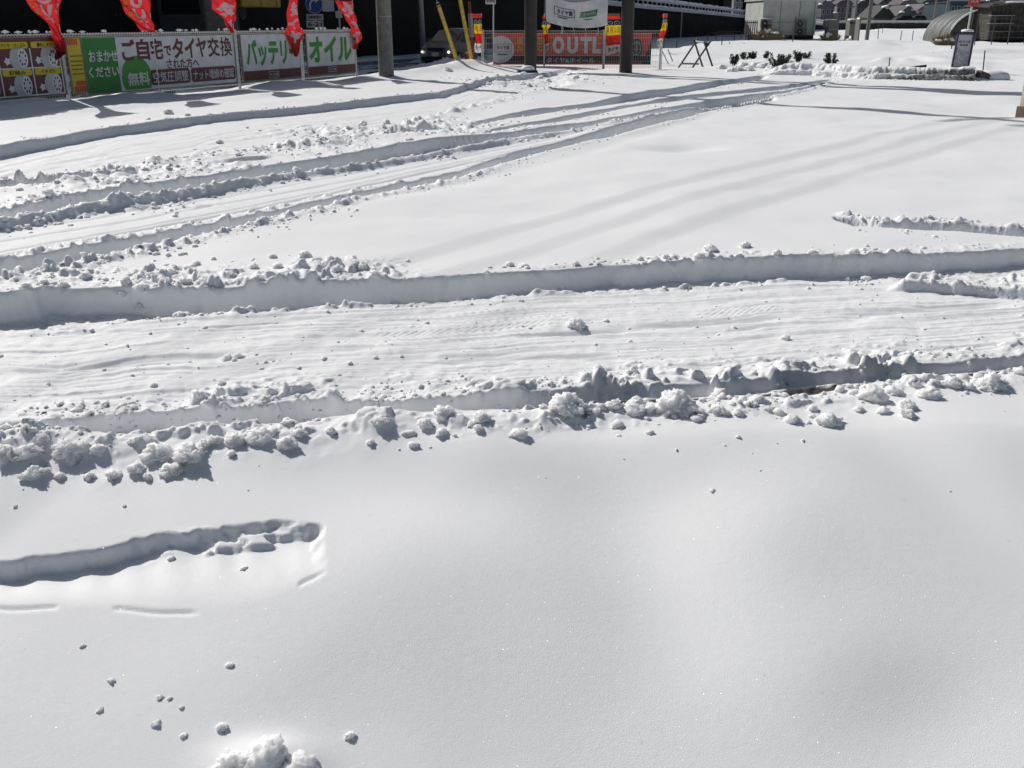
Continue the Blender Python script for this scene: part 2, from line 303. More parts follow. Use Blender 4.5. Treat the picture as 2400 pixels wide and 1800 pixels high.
CHURN = [(*gp(a, b)[:2], c, d, e) for a, b, c, d, e in ((350, 396, 0.9, 0.45, 0.10), (880, 288, 1.5, 0.9, 0.13), (150, 428, 1.0, 0.4, 0.09), (620, 350, 0.9, 0.5, 0.09), (240, 470, 0.8, 0.3, 0.07), (700, 335, 1.2, 0.5, 0.08), (1010, 300, 1.0, 0.7, 0.08))]
def ground(X, Y, full=False):
    X = np.asarray(X, dtype=np.float64); Y = np.asarray(Y, dtype=np.float64)
    global WMIN
    u = X / np.maximum(Y, 0.35); WMIN = 0.0042 * np.maximum(Y, 0)
    near = smooth((16 - Y) / 8)                                   # fine relief only where it can be seen
    w1 = fbm(X / 0.25, Y / 0.25, 5, 4); w2 = fbm(X / 0.07, Y / 0.07, 9, 3); w3 = fbm(X / 1.7, Y / 1.7, 3, 3)
    fin = smooth((13 - Y) / 6); w2 = w2 * fin
    w4 = noise(X / 0.03, Y / 0.03, 77)
    crumb = 0.75 * smooth((w2 - 0.02) / 0.5) + 0.25 * np.maximum(w4, 0) * fin                  # clotted relief for broken edges
    wp = fbm(X / 0.55, Y / 0.55, 101, 2)
    z = 0.028 * w3 + 0.010 * fbm(X / 0.6, Y / 0.6, 21, 2)
    for (bx, by, rx, ry, an, h) in BUMPS:
        ca, sa = math.cos(an), math.sin(an); dx, dy = X - bx, Y - by
        q = ((dx * ca + dy * sa) / rx) ** 2 + ((-dx * sa + dy * ca) / ry) ** 2
        z = z + h * np.exp(-np.minimum(q, 30))
    dn = np.maximum(3.22 + 0.17 * np.tanh((u + 0.45) * 1.6) - Y, 0) * smooth((Y + 1) / 2); z = z - 0.25 * dn * dn / (dn + 0.22)
    dirt = np.zeros_like(z)
    for f, w, d in OLD:
        s = perp(f, X, Y, u); z = z - d * np.exp(-(s / w) ** 2) * win(u, f.u0, f.u1 + 0.02, 0.05)
    S = {k: perp(f, X, Y, u) for k, f in E.items()}
    ragA = 0.045 * w1 + 0.02 * w2 + 0.04 * w3; rag = 0.03 * w1 + 0.016 * w2
    lot = smooth((Y - 1.0) / 0.2)
    def blend(z, m, v): return z + (v - z) * m
    def lip(z, s, w, h, seed=0):
        """broken crumbs heaped along a lip, on its outer side"""
        return z + h * np.exp(-((s) / w) ** 2) * (0.2 + 1.05 * smooth((wp + 0.3) / 0.8)) * (0.2 + crumb * 1.4 + 0.8 * np.maximum(w1, 0))
    # --- lane in front of the camera: ruts A and B with packed snow between
    v = np.clip(S['A_near'] / np.maximum(S['A_near'] - S['B_far'], 0.2), -0.5, 1.5)
    along = X * 1.0 + 0.15 * v
    streak = fbm(along * 0.55, v * 26, 41, 3) * 0.6 + fbm(along * 1.2, v * 60, 47, 2) * 0.4
    packed = -0.082 + 0.012 * streak + 0.004 * w2 + 0.008 * w1
    for k, (f, w, d) in enumerate(GROOVES[:9]):
        s = perp(f, X, Y, u) + 0.008 * w2; packed = packed - d * np.exp(-(s / w) ** 2) * win(u, f.u0 - 0.01, f.u1 + 0.01, 0.06) + 0.35 * d * np.exp(-((s - 1.9 * w) / w) ** 2) * win(u, f.u0, f.u1, 0.05)
    chev = np.sin((along + 0.25 * np.abs(((v * 5) % 1) - 0.5)) * 2 * math.pi / 0.045)
    packed = packed + 0.0016 * chev * smooth((fbm(along * 0.8, v * 3, 88, 2) - 0.28) / 0.2) * win(v, 0.1, 0.9, 0.1)
    inBf = smooth(S['B_far'] / 0.03); floorA = -0.165 + 0.035 * smooth((u + 0.15) / 0.3) * (1 - inBf) + inBf * (0.012 + 0.036 * smooth((u - 0.05) / 0.12)) + 0.012 * w1 + 0.012 * crumb
    mA = inband(S['A_far'] + ragA * 0.8, S['B_near'] * 0 + 1, 0.045, 0.1)
    z = lip(z, S['A_far'] + 0.06, 0.09, 0.030)
    z = lip(z, S['A_far'] + 0.30, 0.22, 0.035 * smooth((-u - 0.08) / 0.1))
    lane = mA * smooth((-S['B_near'] + 0.01 * 0 + rag * 0.5) / 0.04)
    z = blend(z, lane, floorA)
    pk = smooth((S['A_near'] + rag * 0.9) / 0.05) * smooth((-S['B_far'] + ragA * 0.6) / 0.04)
    packed = lip(packed, S['A_near'] - 0.03, 0.05, 0.022)
    packed = lip(packed, -S['B_far'] - 0.07, 0.10, 0.038)
    packed = lip(packed, -S['B_far'] - 0.25, 0.12, 0.014)
    z = blend(z, pk * mA, packed)
    slab = inband(S['S_far'] + rag * 0.4, -S['S_near'] + rag * 0.3, 0.05, 0.035) * smooth((u - E['S_far'].u0 - 0.012 * w1) / 0.02)
    z = blend(z, slab, -0.025 + 0.02 * w1 + 0.03 * crumb)
    # bare wet patches at the bottom of rut B and of rut A
    inB = smooth((S['B_far'] - 0.02) / 0.04) * smooth((-S['B_near'] + 0.02) / 0.03)
    dirt = np.maximum(dirt, inB * (0.12 + 0.88 * smooth((u - 0.0) / 0.1)) * (0.95 + 0.3 * w1))
    inA = smooth((S['A_far'] - 0.06) / 0.05) * smooth((-S['A_near'] + 0.05) / 0.04)
    dirt = np.maximum(dirt, inA * 0.22 * (smooth((u - 0.2) / 0.1) + smooth((-0.25 - u) / 0.1)))
    z = lip(z, -S['B_near'] - 0.05 + 0 * X, 0.10, 0.030) if False else z + smooth((S['B_near'] + 0.02) / 0.03) * np.exp(-((S['B_near'] - 0.05) / 0.09) ** 2) * (0.010 + 0.035 * crumb + 0.02 * np.maximum(w1, 0))
    z = z + smooth((S['B_near'] + 0.02) / 0.04) * np.exp(-((S['B_near'] - 0.10) / 0.15) ** 2) * smooth((-u - 0.05) / 0.2) * (0.022 + 0.03 * w1)
    # --- lane and ruts along the street fence
    mC = inband(S['C_far'] + rag * 0.7, -S['C_near'] + 0.06 * w1, 0.05, 0.14) * smooth((0.07 - u + 0.02 * w1) / 0.03)
    zc = -0.135 + 0.01 * w1 + 0.012 * fbm(S['C_far'] * 9, (X * FD.x + Y * FD.y) * 0.6, 55, 3)
    for (f, w, d) in GROOVES[13:]:
        s = perp(f, X, Y, u); zc = zc - d * np.exp(-(s / w) ** 2)
    z = lip(z, S['C_far'] + 0.05, 0.09, 0.03)
    z = blend(z, mC, zc)
    ridge = np.exp(-((S['C_near'] + 0.06) / 0.30) ** 2) * smooth((0.10 - u) / 0.05)
    z = z + ridge * (0.01 + 0.10 * np.maximum(w1 + 0.08, 0) * (0.4 + 1.0 * smooth((wp + 0.3) / 0.6)) + 0.05 * crumb)
    mE = inband(S['D_near'] - 0.02, -S['E_near'], 0.1, 0.05) * smooth((0.10 - u) / 0.06)
    ze = -0.05 + 0.006 * w1
    for (f, w, d) in GROOVES[9:13]:
        s = perp(f, X, Y, u); ze = ze - d * np.exp(-(s / w) ** 2)
    z = blend(z, mE, ze)
    for k, zf, wf, wn, ex in (('D', -0.15, 0.05, 0.05, 0.03), ('E', -0.155, 0.045, 0.045, 0.02), ('F', -0.13, 0.05, 0.06, 0.02), ('G', -0.12, 0.05, 0.06, 0.02), ('H', -0.11, 0.04, 0.05, 0.02), ('J', -0.13, 0.06, 0.08, 0.02), ('L', -0.10, 0.06, 0.08, 0.02), ('M', -0.15, 0.06, 0.08, 0.02)):
        f = E[k + '_far']
        lo = f.u0 if k in 'FGHJL' else -9; hi = f.u1 + 0.01 if k != 'H' else 9
        mm = win(u, lo, hi, 0.012 if k in 'FGH' else 0.03) if k in 'FGHJL' else win(u, -50, hi, 0.012)
        if k in 'JLM': z = z + mm * np.exp(-((S[k + '_near'] - 0.12) / 0.16) ** 2) * (0.01 + 0.05 * np.maximum(w1 + 0.05, 0))
        if k in 'DE':
            z = z + mm * np.exp(-((S[k + '_near'] - 0.06) / 0.08) ** 2) * (0.012 + 0.05 * crumb + (0.05 if k == 'D' else 0.0) * np.maximum(w1 + 0.2, 0))
        z = z + mm * np.exp(-((S[k + '_far'] + 0.06) / 0.08) ** 2) * (0.008 + 0.045 * crumb)
        m = inband(S[k + '_far'] + rag * 0.8, -S[k + '_near'] + rag * 0.5, wf, wn) * mm
        z = blend(z, m, zf + 0.012 * w1 + 0.012 * crumb)
    # churned snow where the lane meets the pylon, tyre-cut exit, rough berm of the exit road
    for cx_, cy_, rx_, ry_, am in CHURN:
        q = ((X - cx_) / rx_) ** 2 + ((Y - cy_) / ry_) ** 2; z = z + np.exp(-np.minimum(q, 20)) * am * (np.maximum(fbm(X / 0.16, Y / 0.16, 141, 3) + 0.05, 0) + 0.35 * np.maximum(w2, 0))
    p = gp(1240, 185); q = ((X - p.x) / 2.2) ** 2 + ((Y - p.y) / 1.6) ** 2
    z = z + np.exp(-q) * (0.09 * np.maximum(w1, 0) + 0.08 * np.maximum(noise(X / 0.5, Y / 0.5, 61), 0))
    p = gp(2010, 195); mX = smooth((S['X_far'] - 0.0) / 0.4) * smooth((1.0 - S['X_far']) / 0.3) * smooth((u - 0.33) / 0.03)
    z = z - 0.02 * mX
    sk = S['K'] + 0.10 * fbm(X / 0.5, Y / 2.0, 15, 3)
    kb = smooth((-sk) / 0.5) * smooth((u - 0.23) / 0.04) * smooth((0.475 - u) / 0.01)
    z = z + kb * (0.05 + 0.04 * w3) * np.exp(-np.maximum(-S['K'] - 0.6, 0) / 9.0)
    # --- footprint scrape beside the camera
    t = S['FP_far'] / np.maximum(S['FP_far'] - S['FP_near'], 0.05)
    fpu = smooth(((0.0 - u) - 0.222 + 0.014 * w1 + 0.006 * w2) / 0.02)
    fp = smooth((S['FP_far'] + 0.014 * w2 + 0.004 * w4) / 0.03) * (1 - smooth((t - 0.12) / 0.88)) * fpu
    z = z - fp * (0.040 + 0.012 * smooth((-u - 0.40) / 0.08)) + 0.0035 * fp * np.sin(u * 120 + 2 * w1) + 0.020 * fpu * smooth(S['FP_far'] / 0.02) * smooth((0.30 + 0.22 * fbm(X / 0.10, Y / 0.08, 63, 3) - t) / 0.12) * smooth((0.46 + u) / 0.15) * smooth((fbm(X / 0.07, Y / 0.035, 66, 3) + 0.25) / 0.3)
    z = z - 0.006 * fpu * np.exp(-((S['FP_near'] + 0.05 * fbm(X / 0.3, Y / 0.3, 68, 2)) / 0.008) ** 2) * smooth((w1 + 0.15) / 0.2)
    # --- street beyond the fence, field beyond the lot
    c = (X - FENCE0.x) * FD.y - (Y - FENCE0.y) * FD.x              # across the street, + on the lot's side
    street = smooth((-c - 0.35) / 0.7)
    z = blend(z, street, -0.34 + 0.02 * w3)
    verge = smooth((-c - 8.3) / 0.6)
    z = z + verge * street * (0.26 + 0.05 * w3)
    z = z + 0.16 * np.exp(-((c + 0.0) / 0.5) ** 2) * np.maximum(fbm((X * FD.x + Y * FD.y) / 1.4, c * 0, 91, 3) + 0.25, 0) * smooth((40 - Y) / 4)
    far = smooth((Y - 27) / 8) * (1 - street)
    z = z + 0.40 * np.exp(-((Y - 64) / 5.0) ** 2) * (1 + 0.5 * fbm(X / 5, Y / 5, 37, 2)) * (1 - street) * smooth((u - 0.16) / 0.04) * smooth((0.385 - u) / 0.03)
    z = z + far * (0.17 * fbm(X / 4.5, Y / 3.0, 71, 3) + 0.16 * np.maximum(fbm(X / 2.2 + Y / 4.0, Y / 9.0, 73, 2), 0) * smooth((u - 0.18) / 0.1))
    q = gp(1080, 152); qq = ((X - q.x) / 1.9) ** 2 + ((Y - q.y - 3.4) / 1.5) ** 2      # ploughed heap beside the street
    z = z + np.exp(-qq) * (0.42 + 0.25 * w1 + 0.12 * w2)
    z = np.where(Y > 55, z * 0.6, z)
    if full: return z, dirt
    return z
def gpz(x, y):
    q = gp(x, y)
    for _ in range(2): q = gp(x, y, gz(q.x, q.y))
    return q
def gz(x, y): return float(ground(np.array([x]), np.array([y]))[0])

def build_ground():
    ui = np.linspace(-0.73, 0.73, 940); uo = np.array([0.80, 0.9, 1.05, 1.3, 1.7, 2.4, 3.6, 6, 10, 18, 32])
    U = np.concatenate([-uo[::-1], ui, uo])
    rows = [1.45]
    while rows[-1] < 46:
        y = rows[-1]; pxs = 0.5 * (y * y + 2.1) / 1400
        st = max(0.0075 if y < 3.0 else 0.0068, pxs); rows.append(y + min(st, (0.0042 if y < 30 else 0.0062) * y))
    y = rows[-1]
    while y < 900: y *= 1.045; rows.append(y)
    Yr = np.concatenate([np.array([-300, -120, -50, -20, -8, -3, -1, 0.0, 0.5, 0.8, 1.05, 1.2, 1.3, 1.38]), np.array(rows)])
    g = np.where(Yr > 1.2, Yr, 1.2 + 0.0 * Yr); g = np.where(Yr < 0, 1.2 - 0.4 * Yr, g)
    X = U[None, :] * g[:, None]; Y = np.repeat(Yr[:, None], len(U), 1)
    z, d = ground(X.ravel(), Y.ravel(), True)
    nr, nc = X.shape
    co = np.stack([X.ravel(), Y.ravel(), z], 1).astype(np.float32)
    i = np.arange(nr - 1)[:, None] * nc + np.arange(nc - 1)[None, :]
    quad = np.stack([i, i + 1, i + nc + 1, i + nc], -1).reshape(-1, 4).astype(np.int32)
    me = bpy.data.meshes.new("snow_ground")
    me.vertices.add(len(co)); me.vertices.foreach_set("co", co.ravel())
    me.loops.add(quad.size); me.loops.foreach_set("vertex_index", quad.ravel())
    me.polygons.add(len(quad)); me.polygons.foreach_set("loop_start", np.arange(0, quad.size, 4, dtype=np.int32))
    me.polygons.foreach_set("use_smooth", np.ones(len(quad), dtype=bool))
    me.update(calc_edges=True)
    a = me.attributes.new("dirt", 'FLOAT', 'POINT'); a.data.foreach_set("value", d.astype(np.float32))
    me.materials.append(SNOW)
    return tag(obj_from("snow_ground", me), kind="structure")
GROUND = build_ground()
# ------------------------------------------------------------------ street side: wall, road, fence, printed banners
FN = Vector((FD.y, -FD.x))                         # across the street towards the lot
def fpos(s, z, off=0.0):
    """point s metres along the street fence, off metres in front of it (towards the lot)"""
    return Vector((FENCE0.x + FD.x * s + FN.x * off, FENCE0.y + FD.y * s + FN.y * off, z))
def fpx(x, y, off=0.0):
    """(s, z) where the pixel's ray meets the fence plane"""
    a, b, c = ray(x, y); o = Vector((FENCE0.x + FN.x * off, FENCE0.y + FN.y * off))
    t = (o.x * FD.y - o.y * FD.x) / (a * FD.y - b * FD.x)
    return (a * t - o.x) * FD.x + (b * t - o.y) * FD.y, CAMH + c * t

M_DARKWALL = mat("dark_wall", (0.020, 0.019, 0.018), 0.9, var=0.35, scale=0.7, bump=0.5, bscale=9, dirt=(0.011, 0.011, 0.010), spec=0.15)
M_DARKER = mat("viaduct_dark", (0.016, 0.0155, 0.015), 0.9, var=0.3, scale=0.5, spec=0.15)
M_CONC = mat("concrete_pole", (0.20, 0.195, 0.175), 0.85, var=0.18, scale=9, bump=0.3, bscale=120)
M_GALV = mat("galvanised", (0.46, 0.47, 0.46), 0.5, 0.25, var=0.12, scale=20)
M_CREAMW = mat("fence_coating", (0.62, 0.63, 0.60), 0.45, var=0.12, scale=14)
M_BLACK = mat("black_print", (0.018, 0.018, 0.020), 0.55)
M_WHITEP = mat("white_print", (0.66, 0.67, 0.69), 0.5, var=0.06, scale=5, dirt=(0.52, 0.52, 0.53))
M_BROWNP = mat("brown_print", (0.115, 0.040, 0.038), 0.55, var=0.10)
M_GREENP = mat("green_print", (0.020, 0.20, 0.030), 0.5, var=0.08)
M_LIME = mat("bright_green_print", (0.035, 0.27, 0.030), 0.5, var=0.08)
M_YELP = mat("yellow_print", (0.58, 0.46, 0.02), 0.5, var=0.08)
M_REDP = mat("red_print", (0.60, 0.075, 0.035), 0.5, var=0.08)
M_REDFLAG = mat("red_flag", (0.60, 0.020, 0.030), 0.6, var=0.10)
M_GREYP = mat("grey_print", (0.44, 0.45, 0.48), 0.5, var=0.06)
M_NAVY = mat("navy_print", (0.02, 0.025, 0.07), 0.5)
M_YELPOLE = mat("yellow_guard", (0.62, 0.42, 0.05), 0.55, var=0.16, scale=12, dirt=(0.34, 0.24, 0.06))
M_RUST = mat("rust", (0.19, 0.055, 0.025), 0.8, var=0.3, scale=22, bump=0.3)

# --- printed lettering: real outlines from the built-in font, laid on the surface they are printed on
_tx = {}; TEXT_N = Vector((FN.x, FN.y, 0))
def text2d(s, bold=0.0):
    k = (s, bold)
    if k in _tx: return _tx[k]
    cu = bpy.data.curves.new("t", 'FONT'); cu.body = s; cu.resolution_u = 3; cu.fill_mode = 'FRONT'; cu.bevel_depth = bold; cu.bevel_resolution = 0; cu.align_x = 'LEFT'
    o = bpy.data.objects.new("t", cu); COL.objects.link(o)
    dg = bpy.context.evaluated_depsgraph_get(); ev = o.evaluated_get(dg); me = ev.to_mesh()
    v = np.array([q.co[:] for q in me.vertices]) if len(me.vertices) else np.zeros((0, 3))
    f = [tuple(p.vertices) for p in me.polygons]; ev.to_mesh_clear()
    bpy.data.objects.remove(o); bpy.data.curves.remove(cu)
    if len(v):
        lo, hi = v.min(0), v.max(0); v[:, :2] = (v[:, :2] - lo[:2]) / np.maximum(hi - lo, 1e-6)[:2]; v[:, 2] = (v[:, 2] - lo[2]) / max(hi[2] - lo[2], 1e-6)
    _tx[k] = (v, f); return _tx[k]
def put_text(mb, s, mapf, u0, u1, v0, v1, bold=0.02):
    v, f = text2d(s, bold)
    if len(v): mb.add([mapf(u0 + (u1 - u0) * a, v0 + (v1 - v0) * b) + TEXT_N * (0.004 * c) for a, b, c in v], f)
    return mb
def poly(mb, pts, mapf):
    return mb.add([mapf(a, b) for a, b in pts], [tuple(range(len(pts)))])
def ell(cx, cy, rx, ry, n=24, a0=0.0, a1=360.0):
    full = abs(a1 - a0) >= 360
    k = n if full else n + 1
    return [(cx + rx * math.cos(math.radians(a0 + (a1 - a0) * i / n)), cy + ry * math.sin(math.radians(a0 + (a1 - a0) * i / n))) for i in range(k)]
def rrect(x0, x1, y0, y1, r, n=5):
    pts = []
    for cx, cy, a in ((x1 - r, y0 + r, -90), (x1 - r, y1 - r, 0), (x0 + r, y1 - r, 90), (x0 + r, y0 + r, 180)):
        pts += ell(cx, cy, r, r, n, a, a + 90)
    return pts
def rect(x0, x1, y0, y1): return [(x0, y0), (x1, y0), (x1, y1), (x0, y1)]

# --- retaining wall of the ramp across the street, with a snow-covered parapet
def ramp_top(s): return max(0.35, 2.35 + (68.3 - s) * 0.0155)
t = thing("retaining_wall", "dark retaining wall of the descending ramp with snow-covered white parapet rail", "wall", fpos(20, -0.4, -9.7))
B0 = Vector((FENCE0.x, FENCE0.y, 0))
def wl(s, c, z): return fpos(s, z, c) - Vector(t.location)
W = MB(); ss = [-30 + 4 * i for i in range(55)]
prof = []
for s in ss:
    h = ramp_top(s); prof.append([wl(s, -9.7, -0.6), wl(s, -9.7, h), wl(s, -10.1, h), wl(s, -10.1, -0.6)])
n = len(ss); V = [q for r_ in prof for q in r_]; Fc = []
for i in range(n - 1):
    for k in range(4): Fc.append((i * 4 + k, i * 4 + (k + 1) % 4, (i + 1) * 4 + (k + 1) % 4, (i + 1) * 4 + k))
W.add(V, Fc); W.add(prof[0], [(0, 1, 2, 3)]); W.add(prof[-1], [(3, 2, 1, 0)])
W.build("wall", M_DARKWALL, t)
Pp = MB()
for i in range(n - 1):
    a, b = ss[i], ss[i + 1]
    Pp.bar(wl(a, -9.62, ramp_top(a) + 0.16), wl(b, -9.62, ramp_top(b) + 0.16), 0.30, 0.34)
Pp.build("coping", mat("pale_coping", (0.62, 0.63, 0.65), 0.8, var=0.15, scale=3), t)
Rl = MB()
for i in range(n - 1):
    a, b = ss[i], ss[i + 1]
    Rl.bar(wl(a, -9.64, ramp_top(a) + 0.66), wl(b, -9.64, ramp_top(b) + 0.66), 0.10, 0.16)
    for k in range(3):
        q = a + (b - a) * k / 3; Rl.bar(wl(q, -9.64, ramp_top(q) + 0.24), wl(q, -9.64, ramp_top(q) + 0.60), 0.12)
Rl.build("rail", mat("rail_paint", (0.60, 0.61, 0.62), 0.6), t)
Sc = MB(); rnd = random.Random(4)
for i in range(n - 1):
    for k in range(4):
        a = ss[i] + k; b = a + 1.0; h0 = 0.10 + 0.10 * rnd.random()
        Sc.bar(wl(a, -9.63, ramp_top(a) + 0.74 + h0 / 2), wl(b - 0.03 - 0.3 * (rnd.random() < 0.2), -9.63, ramp_top(b) + 0.74 + h0 / 2), 0.15, h0)
        if rnd.random() < 0.75: Sc.bar(wl(a, -9.55, ramp_top(a) + 0.28), wl(b - 0.1, -9.55, ramp_top(b) + 0.28), 0.22, 0.07 + 0.05 * rnd.random())
Sc.build("snow_cover", SNOW, t)
for s in (46.0, 79.0):
    MB().tube([wl(s, -9.45, -0.3), wl(s, -9.45, ramp_top(s))], 0.06).build("drain_pipe", M_GALV, t)
t = thing("viaduct_wall", "tall dark concrete side of the elevated road above the ramp", "wall", fpos(40, -0.3, -15))
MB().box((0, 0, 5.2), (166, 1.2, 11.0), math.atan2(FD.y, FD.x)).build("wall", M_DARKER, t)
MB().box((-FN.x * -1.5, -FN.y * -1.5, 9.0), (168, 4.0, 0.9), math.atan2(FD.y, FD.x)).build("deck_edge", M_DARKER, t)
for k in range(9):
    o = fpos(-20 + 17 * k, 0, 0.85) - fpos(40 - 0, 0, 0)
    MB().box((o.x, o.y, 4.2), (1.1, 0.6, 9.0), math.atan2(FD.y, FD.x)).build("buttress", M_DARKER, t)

# --- the street: slushy asphalt between fence and wall
def build_road():
    s = np.arange(-40, 130, 0.22); c = np.linspace(-8.5, -1.0, 44)
    S_, C_ = np.meshgrid(s, c, indexing='ij')
    X = FENCE0.x + FD.x * S_ + FN.x * C_; Y = FENCE0.y + FD.y * S_ + FN.y * C_
    lanes = np.exp(-((np.abs((C_ + 4.8) % 3.2 - 1.6) - 0.75) / 0.28) ** 2)
    z = -0.325 + 0.035 * fbm(X / 0.8, Y / 0.8, 12, 3) - 0.03 * lanes
    d = np.clip(0.62 + 0.5 * fbm(S_ / 1.4, C_ / 0.35, 33, 3) + 0.3 * lanes - 0.8 * np.exp(-((C_ + 8.3) / 0.5) ** 2), 0, 1)
    me = bpy.data.meshes.new("street"); nr, nc = X.shape
    co = np.stack([X.ravel(), Y.ravel(), z.ravel()], 1)
    i = np.arange(nr - 1)[:, None] * nc + np.arange(nc - 1)[None, :]
    q = np.stack([i, i + nc, i + nc + 1, i + 1], -1).reshape(-1, 4)
    me.from_pydata(co.tolist(), [], q.tolist()); me.update()
    me.polygons.foreach_set("use_smooth", np.ones(len(q), dtype=bool))
    a = me.attributes.new("dirt", 'FLOAT', 'POINT'); a.data.foreach_set("value", d.ravel().astype(np.float32))
    me.materials.append(SNOW); return tag(obj_from("street", me), kind="structure")
build_road()
kerb = MB()
for k in range(50): kerb.bar(fpos(-30 + 3 * k, -0.27, -8.35), fpos(-30.02 + 3 * k + 3 - 0.02, -0.27, -8.35), 0.18, 0.16)
tag(kerb.build("kerb", mat("kerb_stone", (0.24, 0.24, 0.235), 0.85, var=0.2)), kind="structure")

# --- street fence
t = thing("street_fence", "pale coated street fence with folded wire top rail carrying the printed banners", "fence", fpos(0, 0))
o0 = Vector(t.location)
post_me = MB().tube([(0, 0, -0.35), (0, 0, 1.235)], 0.030, 10).mesh("post", M_CREAMW)
for s in (-4.84, -2.42, 0.0, 2.42, 4.84, 7.28, 9.66):
    p = obj_from("post", post_me, t); p.location = fpos(s, 0, -0.02) - o0
    cap = MB().tube([(0, 0, 1.236), (0, 0, 1.262)], [0.034, 0.022], 10).build("post_cap", M_CREAMW, p)
def zig(mb, s0, s1, z0, z1, step, r):
    k = 0; s = s0; pts = []
    while s < s1: pts.append(fpos(s, z0 if k % 2 else z1, -0.02 + 0.02 * (k % 2)) - o0); s += step; k += 1
    mb.tube(pts, r, 4, sm=False); return mb
R = MB()
for z in (1.17, 1.215, 0.10): R.tube([fpos(-5.6, z, -0.035) - o0, fpos(9.66, z, -0.035) - o0], 0.010 if z > 0.5 else 0.008, 6)
R.build("rail", M_CREAMW, t)
zig(MB(), -5.6, 9.64, 1.185, 1.235, 0.033, 0.007).build("folded_wire_top", M_CREAMW, t)
wm = MB(); s = -5.6
while s < 9.66: wm.tube([fpos(s, -0.1, -0.04) - o0, fpos(s, 1.2, -0.04) - o0], 0.003, 3, cap=False, sm=False); s += 0.06
for z in (0.25, 0.45, 0.65, 0.85, 1.05): wm.tube([fpos(-5.6, z, -0.045) - o0, fpos(9.66, z, -0.045) - o0], 0.004, 4, sm=False)
tag(wm.build("wire_mesh", M_CREAMW, t), kind="stuff")
rnd = random.Random(11); sb = MB()
for k in range(60):
    s = rnd.uniform(-4, 9.6); w = rnd.uniform(0.03, 0.12); c0 = fpos(s, 1.245 + 0.01 * rnd.random(), -0.02) - o0
    ico = [(0, 0, 1), (0.9, 0, 0.3), (0.28, 0.85, 0.3), (-0.72, 0.53, 0.3), (-0.72, -0.53, 0.3), (0.28, -0.85, 0.3), (0, 0, -0.4)]
    vv = [c0 + Vector((FD.x * a * w, FD.y * a * w, 0)) + Vector((FN.x * b * 0.03, FN.y * b * 0.03, c * 0.035 * rnd.uniform(0.7, 1.3))) for a, b, c in ico]
    sb.add(vv, [(0, 1, 2), (0, 2, 3), (0, 3, 4), (0, 4, 5), (0, 5, 1), (6, 2, 1), (6, 3, 2), (6, 4, 3), (6, 5, 4), (6, 1, 5)], True)
tag(sb.build("snow_on_rail", SNOW, t), kind="stuff")

# --- banners tied to the street fence
def fmap(off):
    return lambda s, z: fpos(s, z, off) - BAN0
def bx(x0, x1, yt, yb):
    """pixel box (left, right, top and bottom at its middle) -> s0, s1, z0, z1 on the fence plane"""
    xm = (x0 + x1) / 2; return fpx(x0, (yt + yb) / 2)[0], fpx(x1, (yt + yb) / 2)[0], fpx(xm, yb)[1], fpx(xm, yt)[1]
def slab(mb, s0, s1, z0, z1, a, b):
    """thin board between offsets a (back) and b (front)"""
    P = [fpos(s, z, o) - BAN0 for o in (a, b) for s, z in ((s0, z0), (s1, z0), (s1, z1), (s0, z1))]
    return mb.add(P, [(3, 2, 1, 0), (4, 5, 6, 7), (0, 1, 5, 4), (1, 2, 6, 5), (2, 3, 7, 6), (3, 0, 4, 7)])
def banner(label, s0, s1, z0=0.16, z1=1.15, panel=M_WHITEP):
    global BAN0
    t = thing("printed_banner", label, "banner", fpos((s0 + s1) / 2, z0, 0.02), 0, "banners on the street fence"); BAN0 = Vector(t.location)
    slab(MB(), s0, s1, z0, z1, 0.0, 0.02).build("panel", panel, t)
    fr = MB()
    for a, b, c, d in ((s0 - 0.02, s1 + 0.02, z1, z1 + 0.018), (s0 - 0.02, s1 + 0.02, z0 - 0.018, z0), (s0 - 0.02, s0, z0, z1), (s1, s1 + 0.02, z0, z1)): slab(fr, a, b, c, d, -0.004, 0.026)
    fr.build("frame", mat("grey_frame", (0.20, 0.21, 0.21), 0.5, 0.2), t)
    return t
P1, P2, P3 = fmap(0.024), fmap(0.028), fmap(0.032)
# long "change of tyres" banner
t = banner("long banner with green left panel and big brown lettering on the street fence", 0.46, 4.70)
poly(MB(), rect(0.465, fpx(275, 150)[0], 0.165, 1.145), P1).build("green_panel", M_GREENP, t)
dc = fpx(322, 200); poly(MB(), ell(dc[0], 0.40, 0.40, 0.40, 28, -33, 213), P1).build("green_dome", M_LIME, t)
for tx, b4 in (("おまかせ", (205, 273, 118, 145)), ("ください！", (205, 284, 155, 181)), ("無料", (297, 349, 168, 201))): put_text(MB(), tx, P2, *bx(*b4), 0.025).build("white_lettering", M_WHITEP, t)
m = MB(); s0, s1, z0, z1 = bx(281, 543, 89, 137.5); u = s0; wts = [1, .95, .95, .62, .92, .9, .9, 1.05, 1.05]; tw = sum(wts)
for ch, w in zip("ご自宅でタイヤ交換", wts):
    ww = (s1 - s0) * w / tw; zz = (z0 + 0.06, z1 - 0.14) if ch == "で" else (z0, z1)
    put_text(MB(), ch, P1, u + 0.01, u + ww - 0.02, *zz, {"宅": 0.028, "交": 0.028, "換": 0.016}.get(ch, 0.036)).build("brown_letter", M_BROWNP, t); u += ww
put_text(MB(), "された方へ", P1, *bx(389, 465, 136.5, 160), 0.025).build("brown_lettering", M_BROWNP, t)
for b4, tx, tb in (((351, 444, 161, 197), "空気圧調整", (356, 439, 166, 192)), ((446, 550, 156, 189), "ナット増締め確認", (451, 546, 161, 184))):
    s0, s1, z0, z1 = bx(*b4); pl = poly(MB(), rrect(s0, s1, z0, z1, 0.07), P1).build("brown_pill", M_BROWNP, t)
    put_text(MB(), tx, P2, *bx(*tb), 0.006).build("lettering", M_WHITEP, pl)
